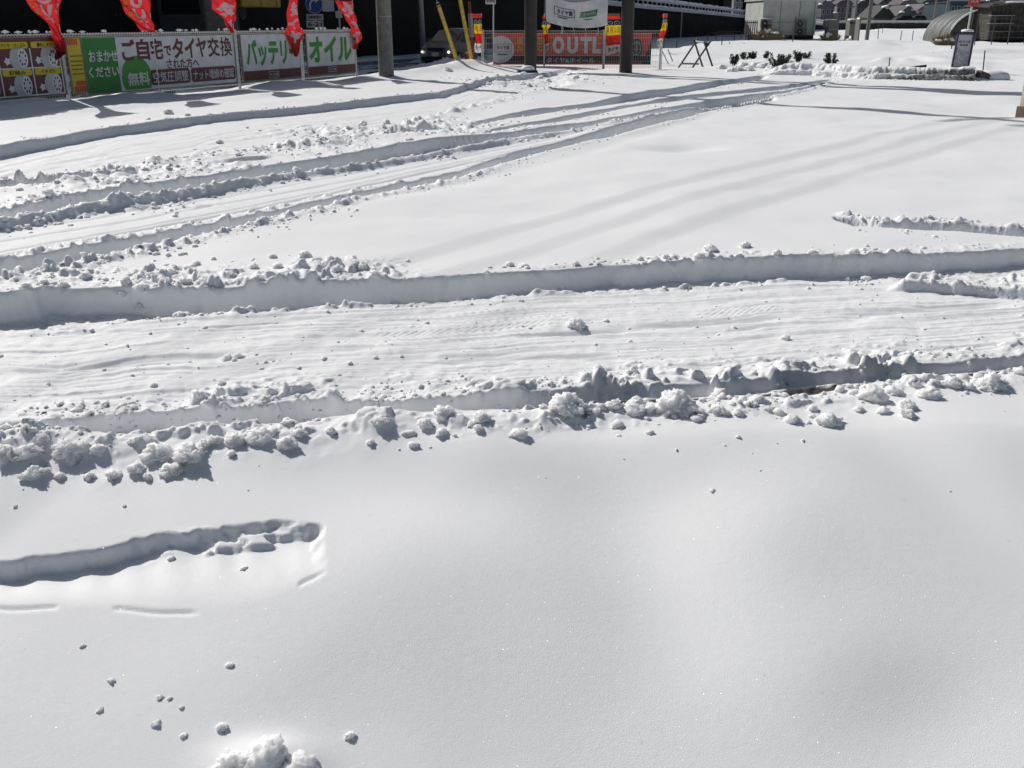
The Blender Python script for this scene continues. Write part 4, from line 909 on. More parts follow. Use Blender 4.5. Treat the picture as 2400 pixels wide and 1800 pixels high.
# guy wire guards, rusty pipe, marker post
for lab, b, e in (("yellow guy wire guard leaning hard towards the concrete pole with a black cap", (1077, 160), (1027, 11)), ("yellow guy wire guard rising past the rusty pipe", (1108.5, 158), (1074, -22))):
    q = gp(*b); e3 = dp(*e, q.y - 0.7); t = thing("guy_wire_guard", lab, "guard", q, 0, "yellow guy wire guards"); dv = e3 - q
    MB().tube([-0.12 * dv, dv], 0.062, 12).build("tube", M_YELPOLE, t)
    MB().tube([dv, dv * 1.03], [0.066, 0.05], 12).build("cap", M_BLACK, t)
    MB().tube([dv, dv * 5.4], 0.010, 6).build("guy_wire", M_STEEL, t)
    for f in (0.03, 0.97): MB().tube([dv * f, dv * (f + 0.012)], 0.066, 10).build("band", M_BLACK, t)
q = dp(1111, 152, 34.3); e3 = dp(1100, 7, 34.3); t = thing("rusty_pipe", "rust brown pipe standing behind the yellow guards with a grey sleeve", "pipe", (q.x, q.y, gz(q.x, q.y)))
MB().tube([(0, 0, -0.2), (e3.x - q.x, 0, e3.z)], 0.045, 10).build("pipe", M_RUST, t)
k = (e3 - q); MB().tube([Vector((k.x * 0.45, 0.02, k.z * 0.45)), Vector((k.x * 0.83, 0.02, k.z * 0.83))], 0.075, 10).build("sleeve", M_STEEL, t)
q = gp(1094.5, 150, -0.1); t = thing("marker_post", "short red and white marker post in the ploughed snow", "post", (q.x, q.y, gz(q.x, q.y)))
MB().tube([(0, 0, -0.3), (0, 0, 0.20)], 0.06, 12).build("red_band", M_REDP, t); MB().tube([(0, 0, 0.20), (0, 0, 0.30)], 0.058, 12).build("white_band", M_WHITEP, t); MB().tube([(0, 0, 0.30), (0, 0, 0.34)], [0.06, 0.04], 12).build("top", M_DKPIPE, t)
q = dp(990, 96, 45.5); t = thing("lamp_post", "grey steel lamp post standing behind the parked car", "lamp post", (q.x - 0.02, q.y, -0.2))
MB().tube([(0.06, 0, -0.3), (-0.05, 0, 4), (-0.10, 0, 7.5)], [0.13, 0.115, 0.08], 14).build("shaft", M_STEEL, t); MB().tube([(-0.10, 0, 7.4), (0.2, -0.9, 7.9), (0.4, -1.7, 7.95)], 0.05, 8).build("arm", M_STEEL, t); MB().box((0.44, -1.95, 7.93), (0.3, 0.7, 0.14), 0.2, 0.04).build("lamp_head", M_GALV, t)

# road signs behind the fence
M_BLUE = mat("sign_blue", (0.012, 0.075, 0.33), 0.4, var=0.05); M_SIGNW = mat("sign_white", (0.62, 0.63, 0.62), 0.45, var=0.08)
YS = 37.0
def sgn(x, y, off=0.0): return dp(x, y, YS) + Vector((0, -off, 0))
t = thing("road_sign", "round blue turn sign with two white plates standing behind the oil banner", "sign", (sgn(740, 70).x, YS, -0.3)); o0 = Vector(t.location)
MB().tube([(0, 0.03, 0), (0, 0.03, 2.9)], 0.035, 10).build("pole", M_GALV, t)
c = sgn(736.5, 10); rr = 0.315
dk = MB().prism([(rr * math.cos(a * math.pi / 16), rr * math.sin(a * math.pi / 16)) for a in range(32)], c - o0, (1, 0, 0), (0, 0, 1), 0.02).build("disc", M_BLUE, t)
ring = [c - o0 + Vector((0.30 * math.cos(a * math.pi / 16), -0.025, 0.30 * math.sin(a * math.pi / 16))) for a in range(33)]; MB().tube(ring, 0.010, 5).build("rim", M_SIGNW, dk)
ar = MB(); A = lambda a, b: c - o0 + Vector((a, -0.026, b))
pts = [(-0.15, -0.19), (-0.15, -0.02), (-0.10, 0.10), (0.0, 0.15), (0.05, 0.15)]; w = 0.035
L_ = []; R_ = []
for i, (a, b) in enumerate(pts):
    a2, b2 = pts[min(i + 1, 4)]; a1, b1 = pts[max(i - 1, 0)]; dx, dy = a2 - a1, b2 - b1; n_ = math.hypot(dx, dy); L_.append((a - dy / n_ * w, b + dx / n_ * w)); R_.append((a + dy / n_ * w, b - dx / n_ * w))
for i in range(4): ar.add([A(*L_[i]), A(*L_[i + 1]), A(*R_[i + 1]), A(*R_[i])], [(0, 3, 2, 1)])
ar.add([A(0.05, 0.25), A(0.20, 0.15), A(0.05, 0.05)], [(0, 1, 2)]); ar.build("arrow", M_SIGNW, dk)
for y0, y1, tx in ((33, 47, "自動車原付"), (48.5, 65, "6-21")):
    a, b = sgn(719.5, y1) - o0, sgn(757.5, y0) - o0
    pt = MB().box(((a.x + b.x) / 2, -0.02, (a.z + b.z) / 2), (b.x - a.x, 0.02, b.z - a.z)).build("plate", M_SIGNW, t)
    put_text(MB(), tx, lambda u_, v_, a=a, b=b: Vector((a.x + (b.x - a.x) * u_, -0.035, a.z + (b.z - a.z) * v_)), 0.08, 0.92, 0.2, 0.8, 0.02).build("lettering", M_BLACK, pt)
YS = 38.5; t = thing("road_sign", "plain pale square sign back beside the blue turn sign", "sign", (sgn(768, 70).x, YS, -0.2)); o0 = Vector(t.location)
MB().tube([(0.45, 0.03, 0), (0.45, 0.03, 2.6)], 0.035, 10).build("pole", M_GALV, t); a = sgn(768, -2) - o0
MB().box((a.x, 0, a.z), (0.43, 0.02, 0.85)).build("plate", M_SIGNW, t); MB().box((a.x - 0.16, -0.02, a.z + 0.02), (0.06, 0.02, 0.05)).build("mark", M_BLACK, t)
a = sgn(794, 34) - o0; MB().box((a.x, 0, a.z), (0.24, 0.06, 0.24), 0, 0.01).build("small_box", M_SIGNW, t)
YS = 36.0; t = thing("convex_mirror", "oval traffic mirror seen edge-on behind the red and white flag", "mirror", (sgn(560, 70).x, YS, -0.3)); o0 = Vector(t.location)
MB().tube([(0, 0, 0), (0, 0, 2.2)], 0.04, 10).build("pole", M_DKPIPE, t); a = sgn(568.5, 26) - o0
MB().prism([(0.11 * math.cos(k * math.pi / 12), 0.30 * math.sin(k * math.pi / 12)) for k in range(24)], a, (1, 0, 0), (0, 0, 1), 0.07).build("mirror_face", mat("mirror_grey", (0.09, 0.09, 0.09), 0.4), t)
YS = 34.5; t = thing("road_sign", "small grey sign plate on a thin post behind the long white banner", "sign", (sgn(494, 70).x, YS, -0.3)); o0 = Vector(t.location)
MB().tube([(0, 0, 0), (0, 0, 2.3)], 0.03, 8).build("pole", M_GALV, t); a = sgn(491, 11) - o0; MB().box((a.x, -0.03, a.z), (0.24, 0.02, 0.22)).build("plate", M_STEEL, t)
YS = 33.0; q = sgn(1156, 150); t = thing("road_sign", "small white lettered plate on a thin white post at the mesh fence", "sign", (q.x, YS, -0.1)); o0 = Vector(t.location)
MB().tube([(0, 0, -0.2), (0.02, 0, 2.1)], 0.020, 8).build("pole", M_POLE, t); a = sgn(1150, 2) - o0
pt = MB().box((a.x, -0.02, a.z), (0.33, 0.015, 0.20)).build("plate", M_SIGNW, t); put_text(MB(), "駐車場", lambda u_, v_: Vector((a.x - 0.13 + 0.26 * u_, -0.032, a.z - 0.06 + 0.12 * v_)), 0, 1, 0, 1, 0.01).build("lettering", M_BLACK, pt)

# pipe barricade
t = thing("pipe_barricade", "folding barricade of two crossed grey pipe trestles with a top pipe", "barricade", gp(1622, 155)); o0 = Vector(t.location)
YA, YB = 34.3, 33.9
legs = [((1594, 153), (1634, 93), YA), ((1647, 157), (1627, 95), YA), ((1624, 157), (1664, 98), YB), ((1668, 150), (1651, 100), YB)]
lp = []
for a, b, Y in legs:
    u0, u1 = dp(*a, Y), dp(*b, Y); dv = u1 - u0; MB().tube([u0 - dv * 0.12 - o0, u1 - o0], 0.032, 10).build("leg", M_DKPIPE, t)
    MB().tube([u1 - o0, u1 + dv * 0.03 - o0], 0.045, 10).build("end_cap", M_BLACK, t)
for x, y, Y in ((1630, 99, YA), (1657, 103, YB)): q = dp(x, y, Y) - o0; MB().box(q, (0.13, 0.16, 0.10), 0.2, 0.02).build("clamp", M_BLACK, t)
MB().tube([dp(1630, 97, YA - 0.05) - o0, dp(1657, 101, YB - 0.05) - o0], 0.032, 10).build("top_pipe", M_GALV, t)
MB().tube([dp(1596, 149, YA - 0.05) - o0, dp(1638, 150, YA - 0.05) - o0], 0.03, 10).build("lower_pipe", M_STEEL, t)
for lab, a, b, r in (("thin grey rod leaning left beside the mesh fence end", (1568, 153), (1552, 120), 0.014), ("thin grey rod leaning towards the pipe barricade", (1579, 150), (1566, 116), 0.016), ("short dark stake beside the mesh fence end post", (1556, 108), (1557, 88), 0.035)):
    Y = gp(*a).y if a[1] > 120 else 46; q, e3 = dp(*a, Y), dp(*b, Y); t = thing("stake", lab, "stake", q); dv = e3 - q
    MB().tube([-0.25 * dv, dv], r, 8).build("rod", M_DKPIPE, t); MB().tube([dv, dv * 1.02], r * 1.2, 8).build("tip", M_STEEL, t)
# thin stakes standing in the snowy field
for i, (a, b) in enumerate([((2083, 160), (2086, 134)), ((2305, 169), (2308.5, 119)), ((2110, 95), (2114, 72)), ((2138, 95), (2141, 72)), ((2058, 92), (2060, 57)), ((2068, 80), (2070, 58)), ((2229, 128), (2231, 107)), ((1691, 111), (1693, 86)), ((1743, 110), (1744, 101)), ((1709, 110), (1710, 99)), ((1586, 109), (1587, 97))]):
    g0 = gp(*a); q = Vector((g0.x, g0.y, gz(g0.x, g0.y))); e3 = dp(*b, g0.y)
    t = thing("stake", "thin dark stake standing in the snowy field beyond the lot", "stake", q, 0, "thin stakes in the snowy field")
    MB().tube([(0, 0, -0.3), e3 - q], 0.018 if g0.y < 45 else 0.03, 6).build("rod", M_DKPIPE, t); MB().tube([e3 - q, (e3 - q) * 1.015], 0.022 if g0.y < 45 else 0.035, 6).build("tip", M_STEEL, t)
# two hoop barriers
for lab, x0, x1, yt, yb in (("low rusty hoop barrier before the slatted gate, front one", 1659, 1721, 77, 90), ("low rusty hoop barrier before the slatted gate, rear one", 1678, 1737, 73, 87)):
    Y = gp(x0, yb).y; a, b = dp(x0, yb, Y), dp(x1, yb + 1, Y); h = dp(x0, yt, Y).z
    t = thing("hoop_barrier", lab, "barrier", a); d = b - a; hh = h - a.z
    MB().tube([(0, 0, -0.2), (0, 0, hh - 0.12), (0.1, 0, hh), d + Vector((-0.1, 0, hh)), d + Vector((0, 0, hh - 0.12)), d + Vector((0, 0, -0.2))], 0.035, 8).build("hoop", mat("hoop_paint", (0.16, 0.11, 0.10), 0.6), t)
    MB().tube([(0.0, 0, hh * 0.45), d + Vector((0, 0, hh * 0.45))], 0.022, 8).build("middle_bar", MATS["hoop_paint"], t)

# bus stop
YB2 = 29.6; q = dp(2254, 168, YB2); t = thing("bus_stop", "bus stop with timetable board and round red sign on a white pole", "bus stop", (q.x, YB2, gz(q.x, YB2))); o0 = Vector(t.location)
M_BOARD = mat("timetable", (0.48, 0.49, 0.56), 0.45, var=0.06); M_FRAME = mat("board_frame", (0.045, 0.04, 0.085), 0.5)
BP = lambda u_, v_, off=0.0: (dp(2228 + (2266 - 2228) * u_, 168 + (2 * u_), YB2) * (1 - v_) + dp(2245 + (2283 - 2245) * u_, 79.5, YB2) * v_) - o0 + Vector((0, -off, 0))
bd = MB().add([BP(0, -0.25), BP(1, -0.25), BP(1, 1), BP(0, 1), BP(0, -0.25, -0.05), BP(1, -0.25, -0.05), BP(1, 1, -0.05), BP(0, 1, -0.05)], [(0, 1, 2, 3), (7, 6, 5, 4), (0, 4, 5, 1), (1, 5, 6, 2), (2, 6, 7, 3), (3, 7, 4, 0)]).build("timetable_board", M_BOARD, t)
fr = MB()
for (a, b), (c_, d_) in (((0, -.25), (0, 1)), ((1, -.25), (1, 1)), ((0, 1), (1, 1))): fr.bar(BP(a, b, 0.02), BP(c_, d_, 0.02), 0.045)
fr.build("board_frame", M_FRAME, bd)
m = MB(); rnd = random.Random(5)
for j in range(22):
    v = 0.62 - 0.027 * j
    for i in range(7):
        if rnd.random() < 0.72: poly(m, rect(0.10 + 0.115 * i, 0.10 + 0.115 * i + rnd.uniform(0.03, 0.09), v, v + 0.010), lambda a, b: BP(a, b, 0.012))
tag(m.build("timetable_print", mat("print_grey", (0.09, 0.09, 0.12), 0.6), bd), kind="stuff")
put_text(MB(), "のりば", lambda a, b: BP(a, b, 0.012), 0.15, 0.85, 0.76, 0.83, 0.01).build("lettering", mat("print_maroon", (0.12, 0.03, 0.05), 0.6), bd)
put_text(MB(), "時刻表", lambda a, b: BP(a, b, 0.012), 0.25, 0.75, 0.68, 0.73, 0.01).build("lettering", MATS["print_maroon"], bd)
for v in (0.05, 0.13): MB().bar(BP(0.1, v, 0.012), BP(0.9, v + 0.04 * (v > 0.1), 0.012), 0.012, 0.008).build("rule_line", MATS["print_grey"], bd)
a = dp(2268, 74, YB2) - o0; MB().tube([a + Vector((0, 0.02, -0.05)), a + Vector((0, 0.02, 0))], [0.12, 0.16], 16).build("cap_plate", M_BLACK, t); snowcap(MB(), a, 0.15, 0.15, 0.07, 8, 14).build("snow_cap", SNOW, t)
b = dp(2283.5, 2, YB2) - o0; MB().tube([a, Vector((a.x + 0.02, 0.02, b.z + 0.1))], 0.026, 10).build("pole", M_POLE, t)
dk = MB().prism([(0.165 * math.cos(k * math.pi / 16), 0.165 * math.sin(k * math.pi / 16)) for k in range(32)], b, (1, 0, 0), (0, 0, 1), 0.025).build("disc", mat("disc_red", (0.42, 0.035, 0.025), 0.4), t)
put_text(MB(), "バス", lambda u_, v_: b + Vector((-0.11 + 0.22 * u_, -0.03, -0.05 + 0.11 * v_)), 0, 1, 0, 1, 0.03).build("lettering", M_WHITEP, dk)
# pillar at the side of the lot, concrete block ending the berm, pipe mouth in the snow
p = gp(2412, 272); t = thing("gate_pillar", "beige square pillar with brown foot at the side of the lot", "pillar", (p.x, p.y, gz(p.x, p.y)))
MB().box((0.02, 0, 1.4), (0.27, 0.27, 2.7), 0.1, 0.02).build("shaft", mat("beige_paint", (0.42, 0.39, 0.31), 0.7, var=0.15, scale=7), t)
MB().box((0.03, -0.03, 0.0), (0.36, 0.36, 0.34), 0.1, 0.02).build("foot", mat("brown_foot", (0.10, 0.065, 0.045), 0.8, var=0.25, scale=9), t)
p = gp(2300, 187); t = thing("concrete_block", "brown concrete block with sloping snow at the end of the berm", "block", (p.x, p.y, gz(p.x, p.y)))
MB().prism([(-0.12, -0.1), (0.28, -0.1), (0.10, 0.10), (-0.12, 0.18)], (0, 0.1, 0), (1, 0, 0), (0, 0, 1), 0.30).build("block", mat("brown_concrete", (0.16, 0.12, 0.095), 0.85, var=0.25, scale=12), t)
snowcap(MB(), (0.30, 0.15, -0.05), 0.45, 0.35, 0.22, 12).build("snow_cap", SNOW, t)
p = gp(2152, 161); t = thing("pipe_mouth", "dark flat pipe mouth poking from the snowy berm", "pipe", (p.x, p.y, gz(p.x, p.y) + 0.05))
MB().tube([(-0.25, 0, -0.01), (0.22, 0, 0.02)], [0.02, 0.045], 10).build("pipe", M_BLACK, t); MB().tube([(0.22, 0, 0.02), (0.24, 0, 0.021)], 0.052, 10).build("collar", M_DKPIPE, t)
# ------------------------------------------------------------------ vehicles
def make_car(name, label, paint, loc, heading, group=None, detail=True):
    """small car, front towards +x of its own axes"""
    t = thing(name, label, "car", loc, heading, group)
    prof = [(-1.72, 0.28), (-1.76, 0.55), (-1.70, 0.88), (-1.58, 1.02), (-1.32, 1.38), (-1.05, 1.46), (0.05, 1.45), (0.35, 1.38), (0.92, 0.98), (1.50, 0.88), (1.72, 0.74), (1.78, 0.50), (1.74, 0.24)]
    bm = bmesh.new(); rings = []
    ys = [-0.74, -0.70, -0.45, 0.0, 0.45, 0.70, 0.74]
    for y in ys:
        e = abs(y) / 0.74; rg = []
        for x, z in prof:
            k = 1 - 0.20 * max(0, (z - 0.9) / 0.56); bul = 1 - 0.05 * e ** 4 * (1 if abs(x) > 1.4 else 0.3)
            zz = z - 0.03 * e ** 3 * (z > 1.2); rg.append(bm.verts.new((x * bul, y * k, zz)))
        rings.append(rg)
    n = len(prof)
    for a, b in zip(rings[:-1], rings[1:]):
        for k in range(n): bm.faces.new((a[k], b[k], b[(k + 1) % n], a[(k + 1) % n]))
    bm.faces.new(rings[0]); bm.faces.new(rings[-1][::-1]); bmesh.ops.recalc_face_normals(bm, faces=bm.faces)
    me = bpy.data.meshes.new("body"); bm.to_mesh(me); bm.free(); me.materials.append(paint); obj_from("body", me, t)
    GL = mat("car_glass", (0.012, 0.015, 0.02), 0.12, var=0.0); TY = mat("tyre", (0.02, 0.02, 0.02), 0.8)
    MB().add([(0.98, -0.60, 0.98), (0.98, 0.60, 0.98), (0.40, 0.55, 1.385), (0.40, -0.55, 1.385)], [(0, 1, 2, 3)]).build("windscreen", GL, t)
    MB().add([(-1.62, 0.58, 1.03), (-1.62, -0.58, 1.03), (-1.36, -0.54, 1.37), (-1.36, 0.54, 1.37)], [(0, 1, 2, 3)]).build("rear_window", GL, t)
    for s in (-1, 1):
        for a, b in ((-1.2, -0.45), (-0.38, 0.50)):
            q = [(a, s * 0.735, 0.97), (b + (0.22 if b > 0 else 0), s * 0.735, 0.97), (b - (0.12 if b > 0 else 0), s * 0.64, 1.36), (a + 0.1, s * 0.64, 1.36)]
            MB().add(q if s < 0 else q[::-1], [(0, 1, 2, 3)]).build("side_window", GL, t)
        w = MB().tube([(1.62, s * 0.56, 0.70), (1.80, s * 0.56, 0.70)], [0.12, 0.09], 12).build("headlight", mat("lamp_glass", (0.35, 0.36, 0.36), 0.2), t)
        MB().box((0.75, s * 0.83, 1.0), (0.12, 0.18, 0.13), 0, 0.03).build("mirror", paint, t)
        for x in (-1.08, 1.10):
            wh = MB().tube([(x, s * 0.60, 0.29), (x, s * 0.765, 0.29)], 0.29, 18).build("wheel", TY, t)
            MB().tube([(x, s * 0.766, 0.29), (x, s * 0.775, 0.29)], [0.19, 0.16], 14).build("rim", M_STEEL, wh)
    MB().box((1.745, 0, 0.66), (0.10, 0.72, 0.12), 0, 0.02).build("grille", M_BLACK, t)
    MB().box((1.79, 0.0, 0.47), (0.03, 0.33, 0.16)).build("number_plate", M_SIGNW, t)
    MB().box((1.74, 0, 0.30), (0.12, 1.3, 0.16), 0, 0.03).build("lower_bumper", M_BLACK, t)
    if detail: snowcap(MB(), (-0.5, 0, 1.44), 0.55, 0.45, 0.035, 4).build("snow_on_roof", SNOW, t)
    return t
hd = math.atan2(-FD.y, -FD.x)
q = dp(1036, 132, 42.6); cx = Vector((q.x, q.y)) + Vector((FD.x, FD.y)) * 1.2
car = make_car("parked_car", "muddy beige compact car with small bright lamps behind the yellow guards", mat("car_beige", (0.17, 0.155, 0.13), 0.45, var=0.2, scale=3), (cx.x, cx.y, -0.33), hd)
LMP = bpy.data.materials.new("lit_lamp"); LMP.use_nodes = True; pb = LMP.node_tree.nodes["Principled BSDF"]; pb.inputs["Emission Color"].default_value = (1, 0.97, 0.9, 1); pb.inputs["Emission Strength"].default_value = 6.0
for s in (-0.62, 0.62): MB().tube([(1.77, s, 0.56), (1.80, s, 0.56)], 0.035, 10).build("front_lamp", LMP, car)
# yellow truck parked across the street
c = fpos(13.7, -0.33, -7.0); M_TRUCK = mat("truck_yellow", (0.33, 0.21, 0.015), 0.5, var=0.25, scale=4)
t = thing("yellow_truck", "yellow work truck body in the dark behind the street fence", "truck", c, math.atan2(FD.y, FD.x))
MB().box((0, 0, 2.85), (2.0, 1.9, 1.35), 0, 0.05).build("cargo_body", M_TRUCK, t)
MB().box((-0.8, 0, 1.15), (3.7, 0.9, 0.35)).build("chassis", M_BLACK, t); MB().box((-1.95, 0, 1.9), (1.5, 1.85, 1.9), 0, 0.1).build("cab", M_DKPIPE, t)
MB().add([(-2.71, -0.75, 1.95), (-2.71, 0.75, 1.95), (-2.71, 0.7, 2.65), (-2.71, -0.7, 2.65)], [(3, 2, 1, 0)]).build("windscreen", MATS["car_glass"], t)
for x in (-1.9, 0.6):
    for s in (-1, 1): wh = MB().tube([(x, s * 0.62, 0.45), (x, s * 0.92, 0.45)], 0.45, 18).build("wheel", MATS["tyre"], t); MB().tube([(x, s * 0.921, 0.45), (x, s * 0.93, 0.45)], 0.24, 14).build("rim", M_STEEL, wh)
for k in range(3): MB().box((-0.8 + 0.8 * k, -0.955, 2.85), (0.07, 0.03, 1.3)).build("side_rib", M_TRUCK, t)

# ------------------------------------------------------------------ planting
def leaf_mat(name, a, b):
    return mat(name, a, 0.7, var=0.3, scale=30, dirt=b, spec=0.3)
M_LEAF = leaf_mat("azalea_leaf", (0.030, 0.042, 0.022), (0.016, 0.020, 0.012)); M_STRAW = leaf_mat("straw", (0.30, 0.235, 0.13), (0.15, 0.105, 0.055)); M_TWIG = mat("twig", (0.06, 0.04, 0.028), 0.8)
def bush(label, px, pyb, w_px, h_px, seed, leafm=M_LEAF, n=420, grp="low dark bushes along the lot", upright=0.75):
    p = gp(px, pyb); z = gz(p.x, p.y); rnd = random.Random(seed); sc = p.y / 2465; W_, H_ = w_px * sc * 1.25 / 2, h_px * sc * 1.15; n = int(n * 2.0)
    t = thing("low_bush", label, "bush", (p.x, p.y, z - 0.03), 0, grp)
    st = MB(); lf = MB()
    for k in range(max(5, int(w_px / 3))):
        a = rnd.uniform(0, 6.28); r = rnd.random() ** 0.5; bx_, by_ = W_ * r * math.cos(a), W_ * 0.7 * r * math.sin(a)
        h = H_ * rnd.uniform(0.6, 1.05) * (1 - 0.35 * r * r); tip = Vector((bx_ * 1.15, by_ * 1.15, h)); base = Vector((bx_ * 0.35, by_ * 0.35, 0))
        st.tube([base, (base + tip) / 2 + Vector((0.01, 0, 0.02)), tip], [0.010, 0.007, 0.003], 4, sm=False)
        for q in range(int(n / max(5, int(w_px / 3)))):
            f = rnd.uniform(0.25, 1.06); c0 = base.lerp(tip, f) + Vector((rnd.gauss(0, 1), rnd.gauss(0, 1), rnd.gauss(0, 0.6))) * 0.030
            up = Vector((rnd.gauss(0, 0.5), rnd.gauss(0, 0.5), upright + rnd.random())).normalized() * rnd.uniform(0.03, 0.065); sd = up.cross(Vector((rnd.gauss(0, 1), rnd.gauss(0, 1), 0.2))).normalized() * rnd.uniform(0.009, 0.017)
            lf.add([c0, c0 + up * 0.5 + sd, c0 + up, c0 + up * 0.5 - sd], [(0, 1, 2, 3)])
    st.build("stem", M_TWIG, t); lf.build("foliage", leafm, t); return t
bush("small dark bush with upright shoots nearest the pipe barricade", 1717, 158, 22, 28, 1)
bush("sparse dark bush between two snow heaps beside the lot", 1744, 148, 16, 20, 2, n=220)
bush("dark bush with a flat broad top behind the snow heaps", 1764, 148, 22, 22, 3)
bush("largest dark green bush with snow lying on both sides", 1824, 162, 44, 38, 4, n=900)
bush("narrow dark bush leaning against the largest bush", 1794, 145, 14, 20, 8, n=240)
bush("rounded dark bush right after the largest bush", 1870, 155, 22, 28, 5)
bush("thin low bush trailing into the snow bank", 1890, 150, 20, 16, 6, n=220)
bush("forked dark bush standing alone at the end of the row", 1947, 157, 28, 26, 7, n=520)
def tuft(label, px, pyb, w_px, h_px, seed, Y=None, snow=8):
    p = gp(px, pyb); Y = Y or p.y; p = dp(px, pyb, Y); rnd = random.Random(seed); sc = Y / 2465; W_, H_ = w_px * sc / 2, h_px * sc
    t = thing("dry_shrub", label, "shrub", (p.x, Y, p.z - 0.1), 0, "straw-coloured plants at the field edge"); b = MB(); st = MB()
    for k in range(420):
        a = rnd.uniform(0, 6.28); r = rnd.random() ** 0.6; base = Vector((W_ * 0.7 * r * math.cos(a), W_ * 0.4 * r * math.sin(a), 0))
        h = H_ * rnd.uniform(0.35, 1.0) * (1.1 - 0.5 * r); lean = Vector((math.cos(a) * r * W_ * 0.8 + rnd.gauss(0, W_ * 0.15), rnd.gauss(0, W_ * 0.1), h)); w = rnd.uniform(0.012, 0.03) * Y / 40
        sd = Vector((w, 0, 0)); m_ = base + lean * 0.55 + Vector((0, 0, 0.12 * h)); b.add([base - sd, base + sd, m_ + sd * 0.8, m_ - sd * 0.8, base + lean], [(0, 1, 2, 3), (3, 2, 4)])
    for k in range(6): st.tube([(0, 0, -0.1), (rnd.gauss(0, W_ * 0.4), rnd.gauss(0, 0.1), H_ * 0.6)], 0.02, 4)
    b.build("foliage", M_STRAW, t); st.build("stem", M_TWIG, t)
    sm = MB()
    for k in range(snow):
        x = rnd.gauss(0, W_ * 0.55); snowcap(sm, (x, rnd.gauss(-0.1, W_ * 0.2), H_ * rnd.uniform(0.2, 0.75) * (1 - abs(x) / (W_ * 2.2))), rnd.uniform(0.05, 0.16) * Y / 60, rnd.uniform(0.05, 0.12) * Y / 60, 0.10 * Y / 60, k, 7)
    tag(sm.build("snow_clumps", SNOW, t), kind="stuff"); return t
tuft("broad straw shrub loaded with snow before the prefabricated building's left end", 1800, 93, 66, 34, 21, 78, 18); tuft("straw shrub with snow before the square grey cabinet", 1945, 92, 40, 24, 22, 78, 9)
tuft("low straw plants under the second cabinet", 1985, 104, 34, 18, 23, 70, 7); tuft("bent reed clump beside the plastic greenhouse", 2218, 105, 56, 36, 24, 62, 8)

# ------------------------------------------------------------------ buildings beyond the field
M_PREFAB = mat("prefab_panel", (0.52, 0.54, 0.50), 0.7, var=0.12, scale=1.3); M_ROOFD = mat("dark_roof", (0.05, 0.05, 0.055), 0.7, var=0.2, scale=2); M_BRN = mat("brown_plinth", (0.06, 0.04, 0.035), 0.85, var=0.25)
YP = 80.0; a, b = dp(1783, 92, YP), dp(1908, 92, YP); top = dp(1850, 1, YP).z; base = a.z - 0.3; cxp = (a.x + b.x) / 2; wd = b.x - a.x
t = thing("prefab_building", "grey-green windowless prefabricated building with air conditioners beyond the field", "building", (cxp, YP, base)); H_ = top - base
MB().box((0, 3, H_ / 2 + 0.3), (wd, 6, H_ - 0.6), 0).build("wall", M_PREFAB, t); MB().box((0.1, 2.9, 0.32), (wd - 0.3, 5.6, 0.66)).build("plinth", M_BRN, t)
rf = MB().box((0, 3, H_ + 0.06), (wd + 0.25, 6.4, 0.12)).build("roof", M_SIGNW, t); snowcap(MB(), (0, 3, H_ + 0.12), wd / 2, 3.0, 0.25, 2, 16).build("snow_cover", SNOW, rf)
for x in (-0.72, 0.75, 1.9): MB().box((x, -0.015, H_ / 2 + 0.3), (0.04, 0.03, H_ - 0.7)).build("panel_joint", mat("joint_grey", (0.22, 0.23, 0.21), 0.7), t)
MB().box((wd / 2 + 0.22, 0.6, H_ - 0.9), (0.45, 0.5, 0.62), 0, 0.03).build("side_box", M_SIGNW, t)
for lab, px, py in (("upper air conditioner on the prefabricated building's right end", 1879, 56), ("lower air conditioner on the prefabricated building's right end", 1878, 74), ("snow-capped upper air conditioner at the prefabricated building's left end", 1796, 54), ("lower air conditioner behind the straw shrub", 1796, 67)):
    q = dp(px, py, YP - 0.35); t = thing("air_conditioner", lab, "air conditioner", (q.x, YP - 0.2, q.z), 0, "air conditioner units")
    MB().box((0, 0, 0), (0.82, 0.30, 0.56), 0, 0.02).build("casing", mat("ac_casing", (0.20, 0.195, 0.17), 0.6), t); fn = MB().tube([(-0.12, -0.155, 0), (-0.12, -0.17, 0)], 0.235, 18).build("fan", M_BLACK, t)
    MB().tube([(-0.12, -0.171, 0), (-0.12, -0.185, 0)], 0.05, 10).build("hub", M_SIGNW, fn)
    if "capped" in lab: snowcap(MB(), (0, 0, 0.28), 0.42, 0.16, 0.09, 5).build("snow_cap", SNOW, t)
q = dp(1858, 93, 72); t = thing("wire_fence", "thin dark post and wire before the prefabricated building", "fence", q)
MB().tube([(0, 0, -0.2), (0.08, 0, dp(1859, 38, 72).z - q.z)], 0.045, 8).build("post", M_DKPIPE, t); zz = dp(1858, 52, 72).z - q.z
MB().tube([(-1.5, 0, zz), (0.7, 0, zz)], 0.02, 6).build("wire", M_DKPIPE, t)
q = dp(1760, 89, 78); t = thing("slatted_gate", "open gate of upright brown slats beside the prefabricated building", "gate", q); zz = dp(1760, 48, 78).z - q.z; ww = (dp(1772, 60, 78) - dp(1748, 60, 78)).x
sl = MB().box((0, 0, zz / 2 - 0.1), (0.07, 0.05, zz + 0.2)).mesh("slat", mat("slat_brown", (0.09, 0.065, 0.06), 0.8))
for k in range(6): o = obj_from("slat", sl, t); o.location = (-ww / 2 + ww * k / 5, 0, 0)
for z in (0.1, zz - 0.15): MB().box((0, 0.04, z), (ww, 0.04, 0.06)).build("cross_rail", MATS["slat_brown"], t)
M_CAB = mat("cabinet_grey", (0.17, 0.17, 0.155), 0.6, var=0.12)
